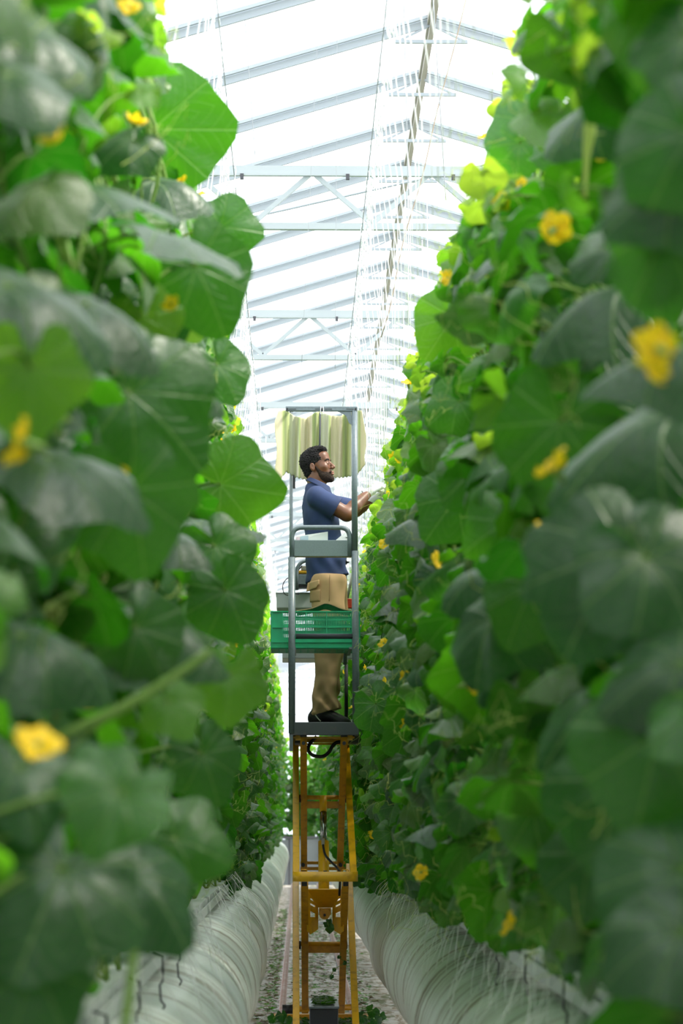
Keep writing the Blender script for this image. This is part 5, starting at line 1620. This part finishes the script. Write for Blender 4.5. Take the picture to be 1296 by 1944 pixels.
# collar: folded band round the neck, open at the front
cc = q(606.5, 925)
def collarf(u, v):
    a = math.radians(28) + u * math.radians(304)           # opening faces forward
    rx, ry = .074 + .018 * v, .080 + .018 * v
    x = rx * math.cos(a); y = ry * math.sin(a)
    z = -.46 * x + .030 - .040 * v - .012 * math.cos(a) * v
    return (cc[0] + x, cc[1] + y, cc[2] + z)
MB().grid(collarf, 40, 5).build('collar', M_collar, shirt, solidify=.004)
def plack(u, v):
    p0 = q(625, 936, -.03); p1 = q(644, 972, -.075); p = p0 + (p1 - p0) * v
    return tuple(p + np.array([.008 * (u - .5), -.02 * (u - .5) * 2, 0]) + np.array([.012, -.004, .0]))
m = MB()
for k, t_ in enumerate((.2, .75)):
    p = q(629 + 9 * t_, 942 + 24 * t_, -.055 - .01 * t_); m.disc_ring(p + np.array([.012, -.015, 0]), (.6, -1, .2), .0045, .003, 10)
m.build('buttons', M_glove, shirt)
d = (EL_N - SH_N) / np.linalg.norm(EL_N - SH_N)

# trousers
def build_trousers():
    F = Field((q(570, 0)[0], YM - .27, q(0, 1374)[2]), (q(672, 0)[0], YM + .27, q(0, 1082)[2]), .005)
    F.ell(q(621, 1100), (.128, .150, .10), .03)
    for s_, o in ((-1, 0), (1, 5)):
        F.cone(q(621 + o, 1110, .070 * s_), q(624 + o, 1160, .085 * s_), .118, .104, .03)
        F.cone(q(624 + o, 1160, .085 * s_), q(622 + o, 1238, .10 * s_), .104, .082, .02)
        F.cone(q(622 + o, 1238, .10 * s_), q(618 + o, 1300, .108 * s_), .082, .073, .02)
        F.cone(q(618 + o, 1300, .108 * s_), q(615 + o, 1348, .112 * s_), .073, .078, .02)
        F.cone(q(604 + o, 1350, .112 * s_), q(628 + o, 1345, .112 * s_), .052, .052, .03)
    def folds(X, Y, Z):
        zz = Z - q(0, 1350)[2]
        low = np.clip(1 - zz / .30, 0, 1)
        return low * (.009 * np.sin(62 * X + 34 * zz + 2.2 * np.sin(12 * zz + 20 * Y)) + .005 * np.sin(-70 * X + 48 * zz + 9 * Y)) + .0035 * np.sin(45 * X + 20 * zz + 14 * Y)
    F.disp(folds)
    a = q(588, 1362); b = q(648, 1344); t = b - a; n = np.array([-t[2], 0, t[0]]); n = n if n[2] < 0 else -n
    F.cut(a, n); F.cut(q(0, 1092), (0, 0, 1))
    return F.mesh('cargo_trousers')
trs = link('cargo_trousers', build_trousers(), M_khaki, body)
def surf(px, py, off=.004):
    """a point on the near side of the hip at this place"""
    c = q(623, py, -.075); x = q(px, py)[0] - c[0]; R = .122 - max(0, (py - 1110)) * .0003
    return np.array([c[0] + x, c[1] - math.sqrt(max(R * R - x * x, 1e-4)) - off, q(px, py)[2]])
m = MB().grid(lambda u, v: tuple(surf(584 + 21 * u - 3 * v * (1 - u), 1109 + 17 * v - (3 + 4 * v) * u * 1.0 - (4 * v if u > .8 else 0), .010 + .006 * v)), 10, 6)
m.build('pocket_flap', M_khaki, trs, solidify=.006)
m = MB().tube([surf(625 - .02 * (y - 1095), y, .002) for y in range(1096, 1150, 5)], .0026, 6)
m.build('side_seam', M_khakis, trs)
m = MB().grid(lambda u, v: tuple(surf(589 + 18 * u, 1124 + 22 * v, .003)), 6, 6); m.build('cargo_pocket', M_khaki, trs, solidify=.008)

# gloves
def build_glove(H, W_):
    ch, pc, d, up, s_ = H
    F = Field(pc - .13, pc + .14, .0026)
    put_hand(F, H, .0014)
    F.cone(W_ - d * .045, W_ + d * .02, .035, .029, .012)
    F.cut(W_ - d * .040, -d)
    return F.mesh('glove')
for H, W_ in ((H_N, WR_N), (H_F, WR_F)): link('glove', build_glove(H, W_), M_glove, body)

# shoes
def build_shoe(s_, o):
    base = q(612 + o, 1370, .118 * s_); x0 = q(587 + o, 0)[0]; x1 = q(662 + o, 0)[0]; L = x1 - x0; y = YM + .118 * s_
    def fp(t, z, dy=0): return np.array([x0 + L * t, y + dy * 1.0, ZF + z])
    sh_ = empty('x', (0, 0, 0)); bpy.data.objects.remove(sh_)
    F = Field((x0 - .02, y - .07, ZF), (x1 + .02, y + .07, ZF + .19), .0035)
    F.ell(fp(.16, .062), (.046, .040, .055), .02); F.cone(fp(.18, .06), fp(.30, .125), .040, .043, .02)
    F.cone(fp(.35, .095), fp(.72, .052), .042, .038, .03); F.ell(fp(.82, .040), (.052, .044, .034), .02)
    F.cut(fp(0, .018), (0, 0, -1))
    F.cone(fp(.22, .17), fp(.30, .12), .034, .030, .006, 'sub')
    up_ = link('shoe', F.mesh('shoe'), M_shoe, body)
    n = 28; out = []
    for i in range(n):
        a = 2 * PI * i / n; c = math.cos(a); w_ = .040 + .010 * c
        out.append((x0 + L * .5 + (L * .5 - .002) * c, y + w_ * math.sin(a)))
    m = MB(); vs = [(p[0], p[1], ZF + .001) for p in out] + [(p[0], p[1], ZF + .026) for p in out]
    m.add(vs, [tuple(range(n))[::-1], tuple(range(n, 2 * n))] + [(i, (i + 1) % n, n + (i + 1) % n, n + i) for i in range(n)])
    m.build('sole', M_sole, up_, bevel=.003)
    m = MB()
    for k in range(4):
        t = .40 + .085 * k; z = .128 - .021 * k
        m.tube([fp(t, z - .012, -.030), fp(t + .02, z + .006, 0), fp(t, z - .012, .030)], .0028, 6)
    m.tube(spline([fp(.42, .135, -.01), fp(.47, .150, -.03), fp(.53, .120, -.035)], 4), .0022, 6)
    m.build('laces', M_lace, up_)
    m = MB().tube(spline([fp(.12, .100, -.040), fp(.22, .062, -.047), fp(.30, .040, -.046)], 5), .0038, 6); m.build('piping', M_trimw, up_)
for s_, o in ((-1, 0), (1, 4)): build_shoe(s_, o)
